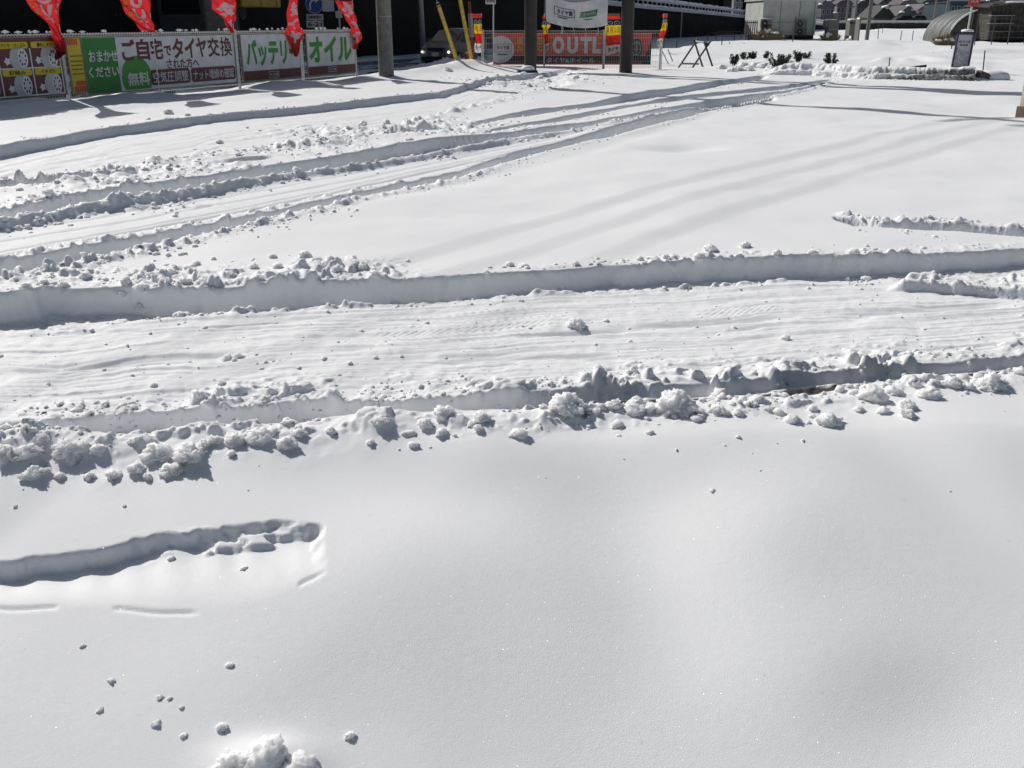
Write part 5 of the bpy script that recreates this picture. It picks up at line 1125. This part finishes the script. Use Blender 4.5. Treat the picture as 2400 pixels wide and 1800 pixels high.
for lab, x0, x1, y0, y1, Y, sd in (("square grey electrical cabinet with snow-capped boxes on top", 1934, 1964, 47, 93, 79, 1), ("second grey electrical cabinet with two small windows on dark legs", 1984, 2006, 47, 84, 74, 2), ("tall narrow grey panel beside the second cabinet", 2004, 2014, 45, 100, 73, 3)):
    a, b = dp(x0, y1, Y), dp(x1, y0, Y); t = thing("electrical_cabinet", lab, "cabinet", ((a.x + b.x) / 2, Y, a.z), 0, "electrical cabinets"); w, h = b.x - a.x, b.z - a.z
    MB().box((0, 0, h / 2), (w, 0.7, h), 0.1, 0.02).build("casing", M_CAB, t); snowcap(MB(), (0, 0, h), w / 2, 0.35, 0.10, sd).build("snow_cap", SNOW, t)
    if sd == 1:
        bxs = MB().box((0.15, 0, h + 0.28), (w * 0.45, 0.5, 0.42), 0.1, 0.02).build("top_box", M_CAB, t); snowcap(MB(), (0.15, 0, h + 0.49), w * 0.24, 0.26, 0.10, 7).build("snow_cap", SNOW, bxs)
        bxs = MB().box((-w * 0.55, 0, h * 0.8), (0.35, 0.5, 0.5), 0.1, 0.02).build("side_box", M_CAB, t); snowcap(MB(), (-w * 0.55, 0, h * 0.8 + 0.25), 0.19, 0.26, 0.10, 7).build("snow_cap", SNOW, bxs)
        MB().box((0, -0.37, h * 0.5), (w * 0.8, 0.03, 0.04), 0.1).build("door_ledge", M_SIGNW, t)
    if sd == 2:
        for x in (-0.16, 0.14): MB().box((x, -0.37, h * 0.82), (0.2, 0.03, 0.18), 0.1).build("window", M_BLACK, t)
        for x in (-0.25, 0.25): MB().box((x, 0, -0.3), (0.12, 0.5, 0.62), 0.1).build("leg", M_BLACK, t)
def pole(label, px, pyb, Y, r, h, arms=True):
    q = dp(px, pyb, Y); t = thing("utility_pole", label, "pole", (q.x, Y, q.z), 0, "poles beyond the field")
    MB().tube([(0, 0, -0.4), (0, 0, h)], [r, r * 0.65], 12).build("shaft", M_CONC, t)
    if arms: MB().box((0, 0, h - 0.5), (1.8, 0.1, 0.1), 0.3).build("cross_arm", M_GALV, t); MB().tube([(0.25, 0, h - 2.2), (0.25, 0, h - 1.3)], 0.22, 10).build("transformer", M_STEEL, t)
pole("leaning grey utility pole standing in the snow beyond the cabinets", 2031, 95, 79, 0.15, 11); pole("thin grey pole behind the cabinets", 1984, 45, 150, 0.16, 12); pole("second thin grey pole beside the cabinets", 2003, 48, 140, 0.13, 12)
pole("white pole on the raised road by the dark cars", 2188, 50, 185, 0.16, 10); pole("dark pole before the teal building", 2215, 52, 188, 0.2, 12); pole("slim lamp pole at the ramp's lower end", 1717, 60, 150, 0.12, 6, False)

def windows(t, wl_, W_, H_, cols, rows, m_f, m_g, z0=0.9, yo=-0.03):
    for i in range(cols):
        for j in range(rows):
            x = -W_ / 2 + W_ * (i + 0.5) / cols; z = z0 + (H_ - z0) * (j + 0.35) / rows; w, h = W_ / cols * 0.5, (H_ - z0) / rows * 0.5
            f = MB().box((x, yo, z), (w + 0.16, 0.06, h + 0.16)).build("window", m_f, t); MB().box((x, yo - 0.035, z), (w, 0.02, h)).build("pane", m_g, f)
M_GL = mat("far_glass", (0.02, 0.025, 0.035), 0.2, var=0.0); M_WF = mat("window_frame", (0.32, 0.33, 0.35), 0.6)
def building(label, x0, x1, yt, yb, Y, wallm, roofm, gable=0.0, cols=3, rows=2, depth=8, group=None, snow=True, rz=0.0, cat="house", name="house"):
    a, b = dp(x0, yb, Y), dp(x1, yt, Y); w = b.x - a.x; h = b.z - a.z
    t = thing(name, label, cat, ((a.x + b.x) / 2, Y, a.z - 0.5), rz, group); h += 0.5
    MB().box((0, depth / 2, h / 2), (w, depth, h)).build("wall", wallm, t)
    if gable > 0:
        r = MB().add([(-w / 2 - 0.4, -0.5, h - 0.1), (w / 2 + 0.4, -0.5, h - 0.1), (w / 2 + 0.4, depth + 0.5, h - 0.1), (-w / 2 - 0.4, depth + 0.5, h - 0.1), (0, -0.5, h + gable), (0, depth + 0.5, h + gable)], [(0, 1, 4), (2, 3, 5), (0, 4, 5, 3), (1, 2, 5, 4), (0, 3, 2, 1)]).build("roof", roofm, t)
    else:
        r = MB().add([(-w / 2 - 0.5, -0.6, h - 0.05), (w / 2 + 0.5, -0.6, h - 0.05), (w / 2 + 0.5, depth + 0.6, h - 0.05), (-w / 2 - 0.5, depth + 0.6, h - 0.05), (-w / 2 + 1.2, depth * 0.4, h - gable), (w / 2 - 1.2, depth * 0.4, h - gable)] if gable < 0 else
                     [(-w / 2 - 0.2, -0.3, h), (w / 2 + 0.2, -0.3, h), (w / 2 + 0.2, depth, h), (-w / 2 - 0.2, depth, h), (-w / 2 - 0.2, -0.3, h + 0.25), (w / 2 + 0.2, -0.3, h + 0.25)], [(0, 1, 5, 4), (1, 2, 5), (2, 3, 4, 5), (3, 0, 4), (0, 3, 2, 1)]).build("roof", roofm, t)
    if snow:
        sm = MB(); rr = random.Random(int(x0)); 
        for k in range(3): x = rr.uniform(-w * 0.4, w * 0.4); snowcap(sm, (x, -0.3, h + (max(gable, 0) * (1 - abs(x) / (w / 2)) if gable > 0 else 0.0) - 0.15), w * 0.12, 0.8, 0.35, k, 8)
        tag(sm.build("snow_patches", SNOW, r), kind="stuff")
    if rows: windows(t, None, w, h, cols, rows, M_WF, M_GL)
    return t
def wm_(n, c): return mat("far_" + n, c, 0.8, var=0.15, scale=0.8)
building("blue-grey apartment block with rows of windows past the dark viaduct", 1718, 1786, -60, 58, 150, wm_("bluegrey", (0.11, 0.13, 0.17)), M_ROOFD, 0, 5, 5, 10, None, False, cat="building", name="apartment_block")
building("dark house gable standing between the apartment block and prefabricated building", 1764, 1784, -30, 55, 120, wm_("maroon", (0.06, 0.035, 0.045)), M_ROOFD, 2.0, 2, 3, 6, None, False)
building("house with a low dark gable roof beyond the leaning utility pole", 2046, 2094, 40, 62, 205, wm_("olive", (0.075, 0.08, 0.07)), wm_("roof_olive", (0.045, 0.05, 0.043)), 2.2, 3, 1, 9)
building("grey-roofed house beside the low dark gable", 2100, 2150, 36, 62, 215, wm_("grey1", (0.13, 0.135, 0.15)), wm_("roof_grey", (0.085, 0.09, 0.10)), 2.0, 3, 1, 9)
building("long dark teal warehouse behind the plastic greenhouse", 2221, 2313, 6, 55, 190, wm_("teal", (0.016, 0.046, 0.062)), wm_("teal_roof", (0.03, 0.06, 0.075)), 0, 6, 2, 12, None, False, cat="warehouse", name="warehouse")
building("small white house with snow on its roof on the raised road", 2148, 2186, 22, 56, 230, wm_("mauve", (0.20, 0.17, 0.20)), wm_("roof_m", (0.14, 0.12, 0.14)), 1.2, 3, 2, 8)
rnd = random.Random(31); pal = [(0.085, 0.09, 0.11), (0.11, 0.095, 0.11), (0.06, 0.068, 0.082), (0.13, 0.135, 0.15), (0.075, 0.07, 0.082)]
for k, (x, w) in enumerate([(1912, 44), (1958, 40), (2004, 46), (2056, 44), (2104, 46), (2156, 48), (2300, 44), (2350, 52), (2404, 50), (2330, 40), (1935, 36), (2080, 40), (2184, 40)]):
    Y = 260 + 12 * (k % 4) + (40 if k > 8 else 0); building("small pale house in the hazy row far beyond the snowy field", x, x + w, 14 - rnd.random() * 8 - (8 if k > 8 else 0), 60, Y, wm_("h%d" % (k % 5), pal[k % 5]), wm_("hr%d" % (k % 3), [(0.07, 0.075, 0.09), (0.10, 0.085, 0.10), (0.055, 0.06, 0.07)][k % 3]), rnd.uniform(1.5, 2.6), 4, 2, 9, "houses in the far row", True, rnd.uniform(-0.15, 0.15))
t = thing("raised_road", "raised road with snow-topped guard rail and dark wall across the field", "road", dp(2130, 62, 192)); o0 = Vector(t.location)
a, b = dp(1915, 64, 192), dp(2600, 66, 192); zt = dp(2130, 55, 192).z
MB().box(((a.x + b.x) / 2 - o0.x, 4, (zt - 0.6) / 2 - o0.z), (b.x - a.x, 8, zt + 0.6)).build("embankment", wm_("embank", (0.045, 0.042, 0.045)), t)
MB().box(((a.x + b.x) / 2 - o0.x, 0.1, zt + 0.28 - o0.z), (b.x - a.x, 0.15, 0.28)).build("guard_rail", M_SIGNW, t); MB().box(((a.x + b.x) / 2 - o0.x, 0.1, zt + 0.47 - o0.z), (b.x - a.x, 0.3, 0.10)).build("snow_cover", SNOW, t)
for lab, x, m_, hh in (("dark small car on the raised road", 2118, mat("car_dark", (0.012, 0.013, 0.016), 0.4), 0.1), ("pale green car on the raised road behind the dark one", 2150, mat("car_green", (0.06, 0.085, 0.085), 0.4), 0.0), ):
    q = dp(x, 50, 196); make_car("road_car", lab, m_, (q.x, 196.5, zt), math.pi + hh, "cars on the raised road", False)
# plastic greenhouse
Yg = 72.0; c = dp(2322, 94, Yg); t = thing("greenhouse", "grey plastic tunnel greenhouse with rounded roof beside the reed clump", "greenhouse", (c.x, Yg, c.z - 0.3), -0.15)
M_VINYL = mat("vinyl", (0.17, 0.175, 0.17), 0.35, var=0.25, scale=1.0); Rx, Rz, Lg = 2.9, 2.45, 7.0; vs_ = []; ns, na = 10, 22
for i in range(ns + 1):
    for j in range(na + 1):
        th = math.pi * j / na; sg = 1 - 0.03 * abs(math.sin(i * 1.4)); vs_.append((-Rx * math.cos(th), Lg * i / ns, Rz * sg * math.sin(th) ** 0.85))
MB().add(vs_, [(i * (na + 1) + j, i * (na + 1) + j + 1, (i + 1) * (na + 1) + j + 1, (i + 1) * (na + 1) + j) for i in range(ns) for j in range(na)], True).build("plastic_sheet", M_VINYL, t)
MB().add([Vector(vs_[j]) + Vector((0, 0.25, 0)) for j in range(na + 1)], [tuple(range(na + 1))]).build("end_wall", mat("dull_net", (0.07, 0.07, 0.06), 0.8, var=0.4, scale=1.6), t)
for i in range(0, ns + 1, 2): MB().tube([Vector(v) * 1.004 for v in vs_[i * (na + 1):(i + 1) * (na + 1)]], 0.035, 5).build("hoop", M_GALV, t)
for x in (-1.4, 0.0, 1.4): MB().tube([(x, 0.1, -0.2), (x, 0.1, Rz * (1 - (x / Rx) ** 2) ** 0.5 - 0.05)], 0.04, 6).build("end_post", M_STEEL, t)
MB().tube([Vector((-Rx * math.cos(q), 0.0, Rz * math.sin(q) ** 0.85 + 0.03)) for q in [0.35 + 0.1 * k for k in range(9)]], 0.06, 6).build("snow_edge", SNOW, t)
t = thing("timber_shed", "dark timber shed with cluttered shelves and wire fence beside the greenhouse", "shed", dp(2372, 92, 69)); ML = mat("old_timber", (0.065, 0.06, 0.048), 0.85, var=0.35, scale=3)
MB().box((0.6, 2.5, 1.1), (3.6, 3, 2.3)).build("wall", ML, t); rf = MB().add([(-1.6, 0.6, 2.0), (2.9, 0.6, 2.5), (2.9, 4.4, 2.6), (-1.6, 4.4, 2.1), (-1.6, 0.6, 2.1), (2.9, 0.6, 2.6), (2.9, 4.4, 2.7), (-1.6, 4.4, 2.2)], [(3, 2, 1, 0), (4, 5, 6, 7), (0, 1, 5, 4), (1, 2, 6, 5), (2, 3, 7, 6), (3, 0, 4, 7)]).build("roof", ML, t)
for k in range(12): MB().box((-1.05 + 0.3 * k, 0.98, 1.0), (0.25, 0.05, 2.1)).build("plank", ML, t)
for z in (0.5, 1.0, 1.5): MB().box((-0.6, 0.75, z), (1.6, 0.4, 0.05)).build("shelf", M_STEEL, t)
snowcap(MB(), (0.2, 0.7, 2.3), 0.7, 0.3, 0.12, 6).build("snow_cover", SNOW, rf)
t = thing("wire_fence", "grid wire fence with dark posts before the timber shed", "fence", dp(2285, 98, 62)); o0 = Vector(t.location); pm = MB().tube([(0, 0, -0.3), (0, 0, 1.5)], 0.03, 6).mesh("post", M_DKPIPE)
for k in range(6): o = obj_from("post", pm, t); o.location = (1.0 * k, 0, 0)
for z in (0.25, 0.6, 0.95, 1.3): MB().tube([(0, 0, z), (5.2, 0, z)], 0.014, 5).build("wire", M_DKPIPE, t)
t = thing("road_board", "green overhead road board far behind the timber shed", "sign", dp(2356, 55, 150)); zz = dp(2356, 5, 150).z - t.location.z
MB().tube([(0, 0, -0.3), (0, 0, zz + 0.6)], 0.09, 8).build("pole", M_STEEL, t); MB().box((0, -0.12, zz), (1.9, 0.06, 1.0)).build("board", mat("board_green", (0.01, 0.13, 0.075), 0.5), t)
# wooded hills closing the view
def build_hills():
    n, m = 160, 14; X = np.linspace(-700, 900, n); V = []; rw = []
    for j in range(m):
        f = j / (m - 1); Y = 520 + 380 * f
        h = (12 + 70 * smooth(np.array(f))) * (0.75 + 0.35 * fbm(X / 160, X * 0 + f * 2, 6, 4)) * smooth(np.array((f) / 0.25 + 0.05)) + 2.2 * fbm(X / 9, X * 0 + f * 30, 8, 3)
        V += [(x, Y, z) for x, z in zip(X, h)]
    fs = [(j * n + i, j * n + i + 1, (j + 1) * n + i + 1, (j + 1) * n + i) for j in range(m - 1) for i in range(n - 1)]
    return tag(MB().add(V, fs, True).build("hills", mat("hill_woods", (0.075, 0.085, 0.10), 0.9, var=0.35, scale=0.05, dirt=(0.16, 0.17, 0.20)), None), kind="structure")
build_hills()
# ------------------------------------------------------------------ loose snow: lumps one can count, and crumbs
from mathutils import noise as mnoise
def lump_mesh(seed, sub=3, rough=0.40):
    bm = bmesh.new(); bmesh.ops.create_icosphere(bm, subdivisions=sub, radius=1.0); o = Vector((seed * 7.3, seed * 3.1, -seed * 5.7))
    for v in bm.verts:
        n = v.co.normalized()
        d = 1.0 + rough * mnoise.noise(n * 1.1 + o) + rough * 0.75 * mnoise.noise(n * 2.3 + o) + rough * 0.55 * mnoise.noise(n * 4.7 + o) + rough * 0.34 * mnoise.noise(n * 8.0 + o) + rough * 0.22 * mnoise.noise(n * 16.0 + o)
        bl = abs(mnoise.noise(n * 3.2 - o)); d -= 0.30 * rough * (1 - min(1, bl * 5))            # creases between clots
        p = n * d; p.z = p.z * (0.86 if p.z > 0 else 0.55); v.co = p
    me = bpy.data.meshes.new("snow_lump"); bm.to_mesh(me); bm.free(); me.materials.append(SNOW_LOOSE)
    me.polygons.foreach_set("use_smooth", np.ones(len(me.polygons), dtype=bool)); return me
LM = [lump_mesh(k + 1, 5 if k < 3 else 4) for k in range(12)]
rnd = random.Random(77)
LREQ = []
def lump(px, py, r_px, label, group, flat=0.9, sink=0.42):
    LREQ.append((px, py, r_px * 0.88, label, group, flat, sink))
def set_lumps():
    x = np.array([q[0] for q in LREQ], float); y = np.array([q[1] + 0.45 * q[2] for q in LREQ], float)
    a = (x - 1200) / FPX; b = (900 - y) / FPX; dy = CP + SP * b; dz = -SP + CP * b; z = np.zeros_like(x)
    for _ in range(10):
        t = (z - CAMH) / dz; X, Y = a * t, dy * t; z = 0.5 * z + 0.5 * ground(X, Y)
    Z = ground(X, Y)
    for (px, py, r_px, label, group, flat, sink), X_, Y_, z_ in zip(LREQ, X, Y, Z):
        r = r_px * math.hypot(Y_, CAMH) / FPX; k = rnd.randrange(12) if r_px < 20 else rnd.randrange(6)
        o = obj_from("snow_lump", LM[k]); s = r * rnd.uniform(0.92, 1.08); o.scale = (s * rnd.uniform(0.95, 1.25), s * rnd.uniform(0.85, 1.05), s * flat * rnd.uniform(0.85, 1.05))
        o.rotation_euler = (rnd.gauss(0, 0.25), rnd.gauss(0, 0.25), rnd.uniform(0, 6.28)); o.location = (X_, Y_, z_ + s * flat * (0.55 - sink)); tag(o, label, "snow lump", group)
NEAR = [(168, 1045, 42), (445, 1058, 44), (81, 1105, 30), (320, 1094, 25), (369, 1056, 34), (65, 1056, 34), (15, 1060, 30), (233, 1050, 22), (315, 1029, 18), (401, 1096, 26), (266, 1108, 18), (548, 1029, 26), (673, 1034, 27), (608, 1018, 30), (700, 1012, 18), (543, 1060, 14), (776, 1007, 15), (868, 1034, 11), (998, 991, 19), (1036, 1012, 16), (1129, 974, 25), (1123, 1000, 14), (140, 1112, 15), (210, 1114, 14), (345, 1115, 13), (475, 1040, 20), (505, 1030, 18), (640, 1008, 18), (950, 1014, 9), (1105, 992, 12),
        (1943, 980, 29), (1856, 980, 21), (2128, 947, 22), (2128, 968, 19), (2095, 915, 19), (2177, 920, 26), (2231, 893, 26), (2318, 893, 30), (2394, 868, 19), (1216, 1012, 23), (1439, 947, 23), (1487, 953, 24), (1688, 958, 25), (1775, 934, 21), (1730, 965, 14), (1800, 955, 13), (2013, 957, 14), (1580, 975, 12), (1730, 1023, 7), (1905, 955, 14), (2070, 960, 16), (2270, 905, 15), (2350, 895, 15), (1640, 962, 14), (1395, 962, 14)]
for x, y, r in NEAR: lump(x, y, r, "clotted snow lump on the broken edge of the rut nearest the foot scrape", "snow lumps along the near rut")
for x, y, r, l in ((1330, 942, 46, "big rounded snow lump with a smaller knob on its front at the near rut"), (1580, 936, 54, "widest rugged snow lump of the near rut with a square chip behind it"), (1688, 923, 34, "round-topped snow lump leaning over the bare asphalt patch"), (2046, 920, 38, "rounded snow lump past the bare asphalt patch of the near rut"), (1042, 964, 27, "lone ball of snow balanced on the near rut's edge")):
    lump(x, y, r, l, "snow lumps along the near rut")
lump(1360, 955, 26, "knob of snow in front of the big rounded lump", "snow lumps along the near rut"); lump(890, 974, 28, "flat snow slab tipped into the near rut", "snow lumps along the near rut", flat=0.4)
FARL = [(200, 645, 17), (296, 656, 17), (434, 656, 17), (477, 656, 17), (716, 596, 15), (640, 599, 12), (537, 634, 17), (594, 623, 12), (651, 623, 13), (461, 616, 11), (500, 605, 8), (355, 640, 12), (403, 634, 12), (440, 627, 10), (100, 660, 14), (60, 672, 16), (150, 665, 14), (790, 630, 18), (760, 615, 11), (845, 625, 15), (880, 640, 14), (1195, 618, 12), (955, 610, 7), (1140, 637, 9), (1640, 600, 14), (1748, 573, 16), (1905, 590, 10), (1560, 600, 9), (1350, 618, 10), (1820, 592, 12), (2000, 588, 12), (2120, 585, 12), (610, 648, 14), (690, 650, 14), (330, 668, 15), (560, 655, 13), (1500, 605, 10), (1230, 622, 10)]
for x, y, r in FARL: lump(x, y, r, "broken snow lump on the top edge of the tall rut wall", "snow lumps along the tall rut wall")
lump(1667, 578, 24, "large low snow lump on the tall rut wall's edge", "snow lumps along the tall rut wall", flat=0.7)
for x, y, r in [(1350, 756, 24), (480, 766, 9), (560, 833, 12), (530, 836, 12), (610, 690, 10), (420, 735, 14), (410, 722, 10), (330, 728, 14), (290, 712, 12), (1985, 652, 9), (2030, 650, 11), (1095, 685, 10), (1000, 755, 7), (985, 903, 9), (1840, 790, 11), (1420, 750, 8), (520, 895, 12), (360, 900, 9), (700, 860, 7), (760, 838, 8), (820, 850, 7), (880, 836, 7)]:
    lump(x, y, r, "small snow lump lying on the packed lane", "snow lumps on the packed lane")
for x, y, r in [(395, 262, 13), (440, 268, 9), (340, 395, 10), (250, 468, 14), (120, 480, 15), (560, 375, 10), (700, 405, 13), (850, 290, 11), (905, 285, 10), (515, 330, 10), (1190, 175, 8), (1225, 172, 9), (1265, 180, 9), (1350, 180, 10), (1285, 190, 7), (1240, 200, 7), (960, 325, 9)]:
    lump(x, y, r, "snow clod thrown up between the tyre ruts of the fence lane", "snow clods in the fence lane", flat=0.8)
for x, y, r, l in ((628, 1750, 58, "dark shaded clod of snow heaped below the foot scrape"), (548, 1785, 46, "snow clod at the left foot of the shaded heap"), (705, 1790, 48, "snow clod at the right foot of the shaded heap"), (522, 1702, 14, "small snow crumb above the shaded heap"), (822, 1722, 13, "lone snow crumb right of the shaded heap")):
    lump(x, y, r, l, "snow clods below the foot scrape", sink=0.42)
for x, y, r in [(193, 1510, 9), (262, 1590, 13), (375, 1632, 9), (398, 1634, 8), (235, 1660, 10), (365, 1690, 13), (432, 1720, 11), (538, 1555, 13), (425, 1655, 8)]:
    lump(x, y, r, "half sunk snow crumb on the smooth snow below the foot scrape", "snow crumbs below the foot scrape", flat=0.7, sink=0.72)
# snow heaps round the bushes and along the berm
for x, y, r in [(1742, 146, 13), (1775, 150, 18), (1790, 152, 16), (1802, 160, 12), (1820, 158, 10), (1845, 148, 16), (1862, 160, 13), (1885, 158, 14), (1905, 156, 12), (1925, 155, 12), (1730, 160, 14), (1715, 162, 14), (1955, 163, 12), (1690, 156, 12), (1990, 161, 9), (1757, 160, 14), (1835, 166, 11)]:
    lump(x, y, r, "snow heap between the low dark bushes", "snow heaps round the bushes", flat=0.75)
for x, y, r in [(1010, 150, 9), (1035, 146, 12), (1060, 143, 12), (1090, 140, 9), (1130, 140, 9), (1145, 138, 8), (1165, 150, 8), (1000, 158, 8), (1050, 155, 10)]:
    lump(x, y, r, "ploughed snow chunk heaped beside the slushy street", "ploughed chunks at the street", flat=0.8)

set_lumps()
def build_bank():
    """ploughed bank along the exit road: a steep rough face towards the lot, falling off behind"""
    f = E['K']; us = np.linspace(0.225, 0.460, 620); Ym = f(us); X0 = us * Ym; dx = np.gradient(X0); dy = np.gradient(Ym); L = np.hypot(dx, dy); nx, ny = dy / L, -dx / L
    sg = np.where(ny > 0, -1, 1); nx, ny = nx * sg, ny * sg
    s = np.cumsum(L); end = smooth((us - 0.225) / 0.05) * smooth((0.460 - us) / 0.003)
    prof = [(0.20, -0.12), (0.12, 0.0), (0.085, 0.05), (0.07, 0.09), (0.06, 0.12), (0.02, 0.135), (-0.10, 0.14), (-0.15, 0.16), (-0.17, 0.20), (-0.19, 0.25), (-0.25, 0.30), (-0.5, 0.30), (-0.9, 0.2), (-1.5, 0.08), (-2.2, -0.1)]
    V = []; D = []
    for k, (o, h) in enumerate(prof):
        rough = 0.07 * fbm(s / 0.35, s * 0 + k * 0.35, 14, 4) + 0.03 * fbm(s / 0.09, s * 0 + k * 0.5, 24, 2); wob = 0.10 * fbm(s / 1.8, s * 0, 44, 3)
        o2 = o + (rough + wob) * (1 if k < 12 else 0.3); h2 = (h + 0.5 * rough * (k > 1)) * end - 0.12 * (1 - end) + 0.03 * fbm(s / 2.5, s * 0 + 3, 9, 2)
        X, Y = X0 + nx * o2, Ym + ny * o2; V.append(np.stack([X, Y, ground(X, Y) * 0.6 + h2 * 0.95], 1)); D.append(np.where((k >= 1) & (k <= 9), 0.50 * smooth((us - 0.32) / 0.06) + 0.14, 0.0) * np.ones_like(us) * (0.7 + 0.6 * fbm(s / 0.6, s * 0 + k * 0.2, 4, 2)))
    n = len(us); V = np.concatenate(V); D = np.concatenate(D); fs = [(k * n + i, k * n + i + 1, (k + 1) * n + i + 1, (k + 1) * n + i) for k in range(len(prof) - 1) for i in range(n - 1)]
    me = bpy.data.meshes.new("snow_bank"); me.from_pydata(V.tolist(), [], fs); me.update(); me.polygons.foreach_set("use_smooth", np.ones(len(fs), dtype=bool)); make_normals_ok(me)
    a = me.attributes.new("dirt", 'FLOAT', 'POINT'); a.data.foreach_set("value", D.astype(np.float32)); me.materials.append(SNOW)
    return tag(obj_from("snow_bank", me), kind="structure")
build_bank()
def crumbs():
    """fine crumbs spilled along every broken edge: far too many to count"""
    R_ = np.random.RandomState(5)
    ico = bmesh.new(); bmesh.ops.create_icosphere(ico, subdivisions=1, radius=1.0); bv = np.array([v.co[:] for v in ico.verts]); bf = np.array([[v.index for v in f.verts] for f in ico.faces]); ico.free()
    ico = bmesh.new(); bmesh.ops.create_icosphere(ico, subdivisions=2, radius=1.0); bv2 = np.array([v.co[:] for v in ico.verts]); bf2 = np.array([[v.index for v in f.verts] for f in ico.faces]); ico.free()
    P = []
    def along(key, n, side, spread, rmin, rmax, u0=-0.6, u1=0.6, patch=0.0):
        f = E[key]; u = R_.uniform(u0, u1, n); Y = f(u); d = side * np.abs(R_.normal(0, spread, n)); e = 2e-3
        dY = (f(u + e) - f(u - e)) / (2 * e); tx, ty = Y + u * dY, dY                  # tangent of the line in X, Y
        L = np.hypot(tx, ty); nx, ny = ty / L, -tx / L                                  # normal pointing to the camera
        sgn = np.where(ny > 0, -1, 1); X = u * Y + nx * sgn * d; Y2 = Y + ny * sgn * d
        r = rmin * (rmax / rmin) ** (R_.power(0.55, n)); r = r * 0.72; keep = (Y2 > 1.7) & (fbm(X / 0.45, Y2 / 0.45, 19, 2) > R_.uniform(-0.35, 0.45, n))
        for q in zip(X[keep], Y2[keep], r[keep]): P.append(q)
    along('A_far', 700, -1, 0.10, 0.006, 0.028); along('A_far', 500, -1, 0.30, 0.008, 0.035, -0.5, -0.10); along('A_near', 420, 1, 0.08, 0.005, 0.022)
    pass
    along('B_far', 900, -1, 0.13, 0.005, 0.026); along('B_near', 900, 1, 0.09, 0.006, 0.032); along('B_near', 260, 1, 0.28, 0.005, 0.016)
    along('D_far', 420, -1, 0.12, 0.010, 0.035); along('D_near', 700, 1, 0.14, 0.012, 0.05); along('E_near', 700, 1, 0.16, 0.010, 0.032, -0.6, 0.25); along('E_far', 300, -1, 0.08, 0.008, 0.022)
    along('C_far', 380, -1, 0.15, 0.012, 0.045, -0.6, 0.02); along('C_near', 700, 1, 0.25, 0.010, 0.035, -0.6, 0.08); along('C_near', 500, -1, 0.25, 0.010, 0.035, -0.6, 0.08); along('G_near', 160, 1, 0.12, 0.014, 0.04, 0.0, 0.3); along('F_near', 160, 1, 0.12, 0.014, 0.04, 0.0, 0.24); along('H_far', 130, -1, 0.08, 0.01, 0.035, 0.35, 0.6); along('H_near', 170, 1, 0.14, 0.008, 0.03, 0.36, 0.46)
    along('D_near', 150, 1, 0.12, 0.016, 0.05, 0.1, 0.33); along('K', 260, 1, 0.25, 0.02, 0.05, 0.24, 0.47); along('S_near', 90, -1, 0.05, 0.006, 0.02, 0.37, 0.6)
    f1, f2 = E['A_near'], E['B_far']; u = R_.uniform(-0.6, 0.6, 520); v = R_.uniform(0.05, 0.95, 520); Y = 1 / ((1 - v) / f1(u) + v / f2(u))
    for q in zip(u * Y, Y, 0.003 * (4.5 ** R_.power(0.4, 520))): P.append(q)
    for cx_, cy_, rx_, ry_, am in CHURN:
        for k in range(150): P.append((cx_ + R_.normal(0, 0.6 * rx_), cy_ + R_.normal(0, 0.6 * ry_), 0.010 * 3.5 ** R_.power(0.6)))
    p0 = gp(1240, 188)
    for k in range(150): P.append((p0.x + R_.normal(0, 1.0), p0.y + R_.normal(0, 0.9), 0.018 * 3 ** R_.power(0.6)))
    P = np.array(P); X, Y, r = P.T; Z = ground(X, Y); V = []; Fc = []; n0 = 0
    for i in range(len(P)):
        big = r[i] * FPX / Y[i] > 9; B, F_ = (bv2, bf2) if big else (bv, bf)
        jit = 1 + (0.24 if big else 0.30) * R_.normal(0, 1, (len(B), 1)).clip(-1.6, 1.6)
        th = R_.uniform(0, 6.28); c, s = math.cos(th), math.sin(th); q = B * jit * np.array([1.15, 0.9, 0.8]) * r[i]
        V.append(np.stack([q[:, 0] * c - q[:, 1] * s + X[i], q[:, 0] * s + q[:, 1] * c + Y[i], q[:, 2] + Z[i] + 0.02 * r[i]], 1)); Fc.append(F_ + n0); n0 += len(B)
    V = np.concatenate(V); Fc = np.concatenate(Fc)
    me = bpy.data.meshes.new("snow_crumbs"); me.from_pydata(V.tolist(), [], Fc.tolist()); me.update(); me.polygons.foreach_set("use_smooth", np.ones(len(Fc), dtype=bool)); me.materials.append(SNOW_LOOSE)
    return tag(obj_from("snow_crumbs", me), "fine snow crumbs spilled along the edges of all the tyre ruts", "snow crumbs", None, "stuff")
crumbs()
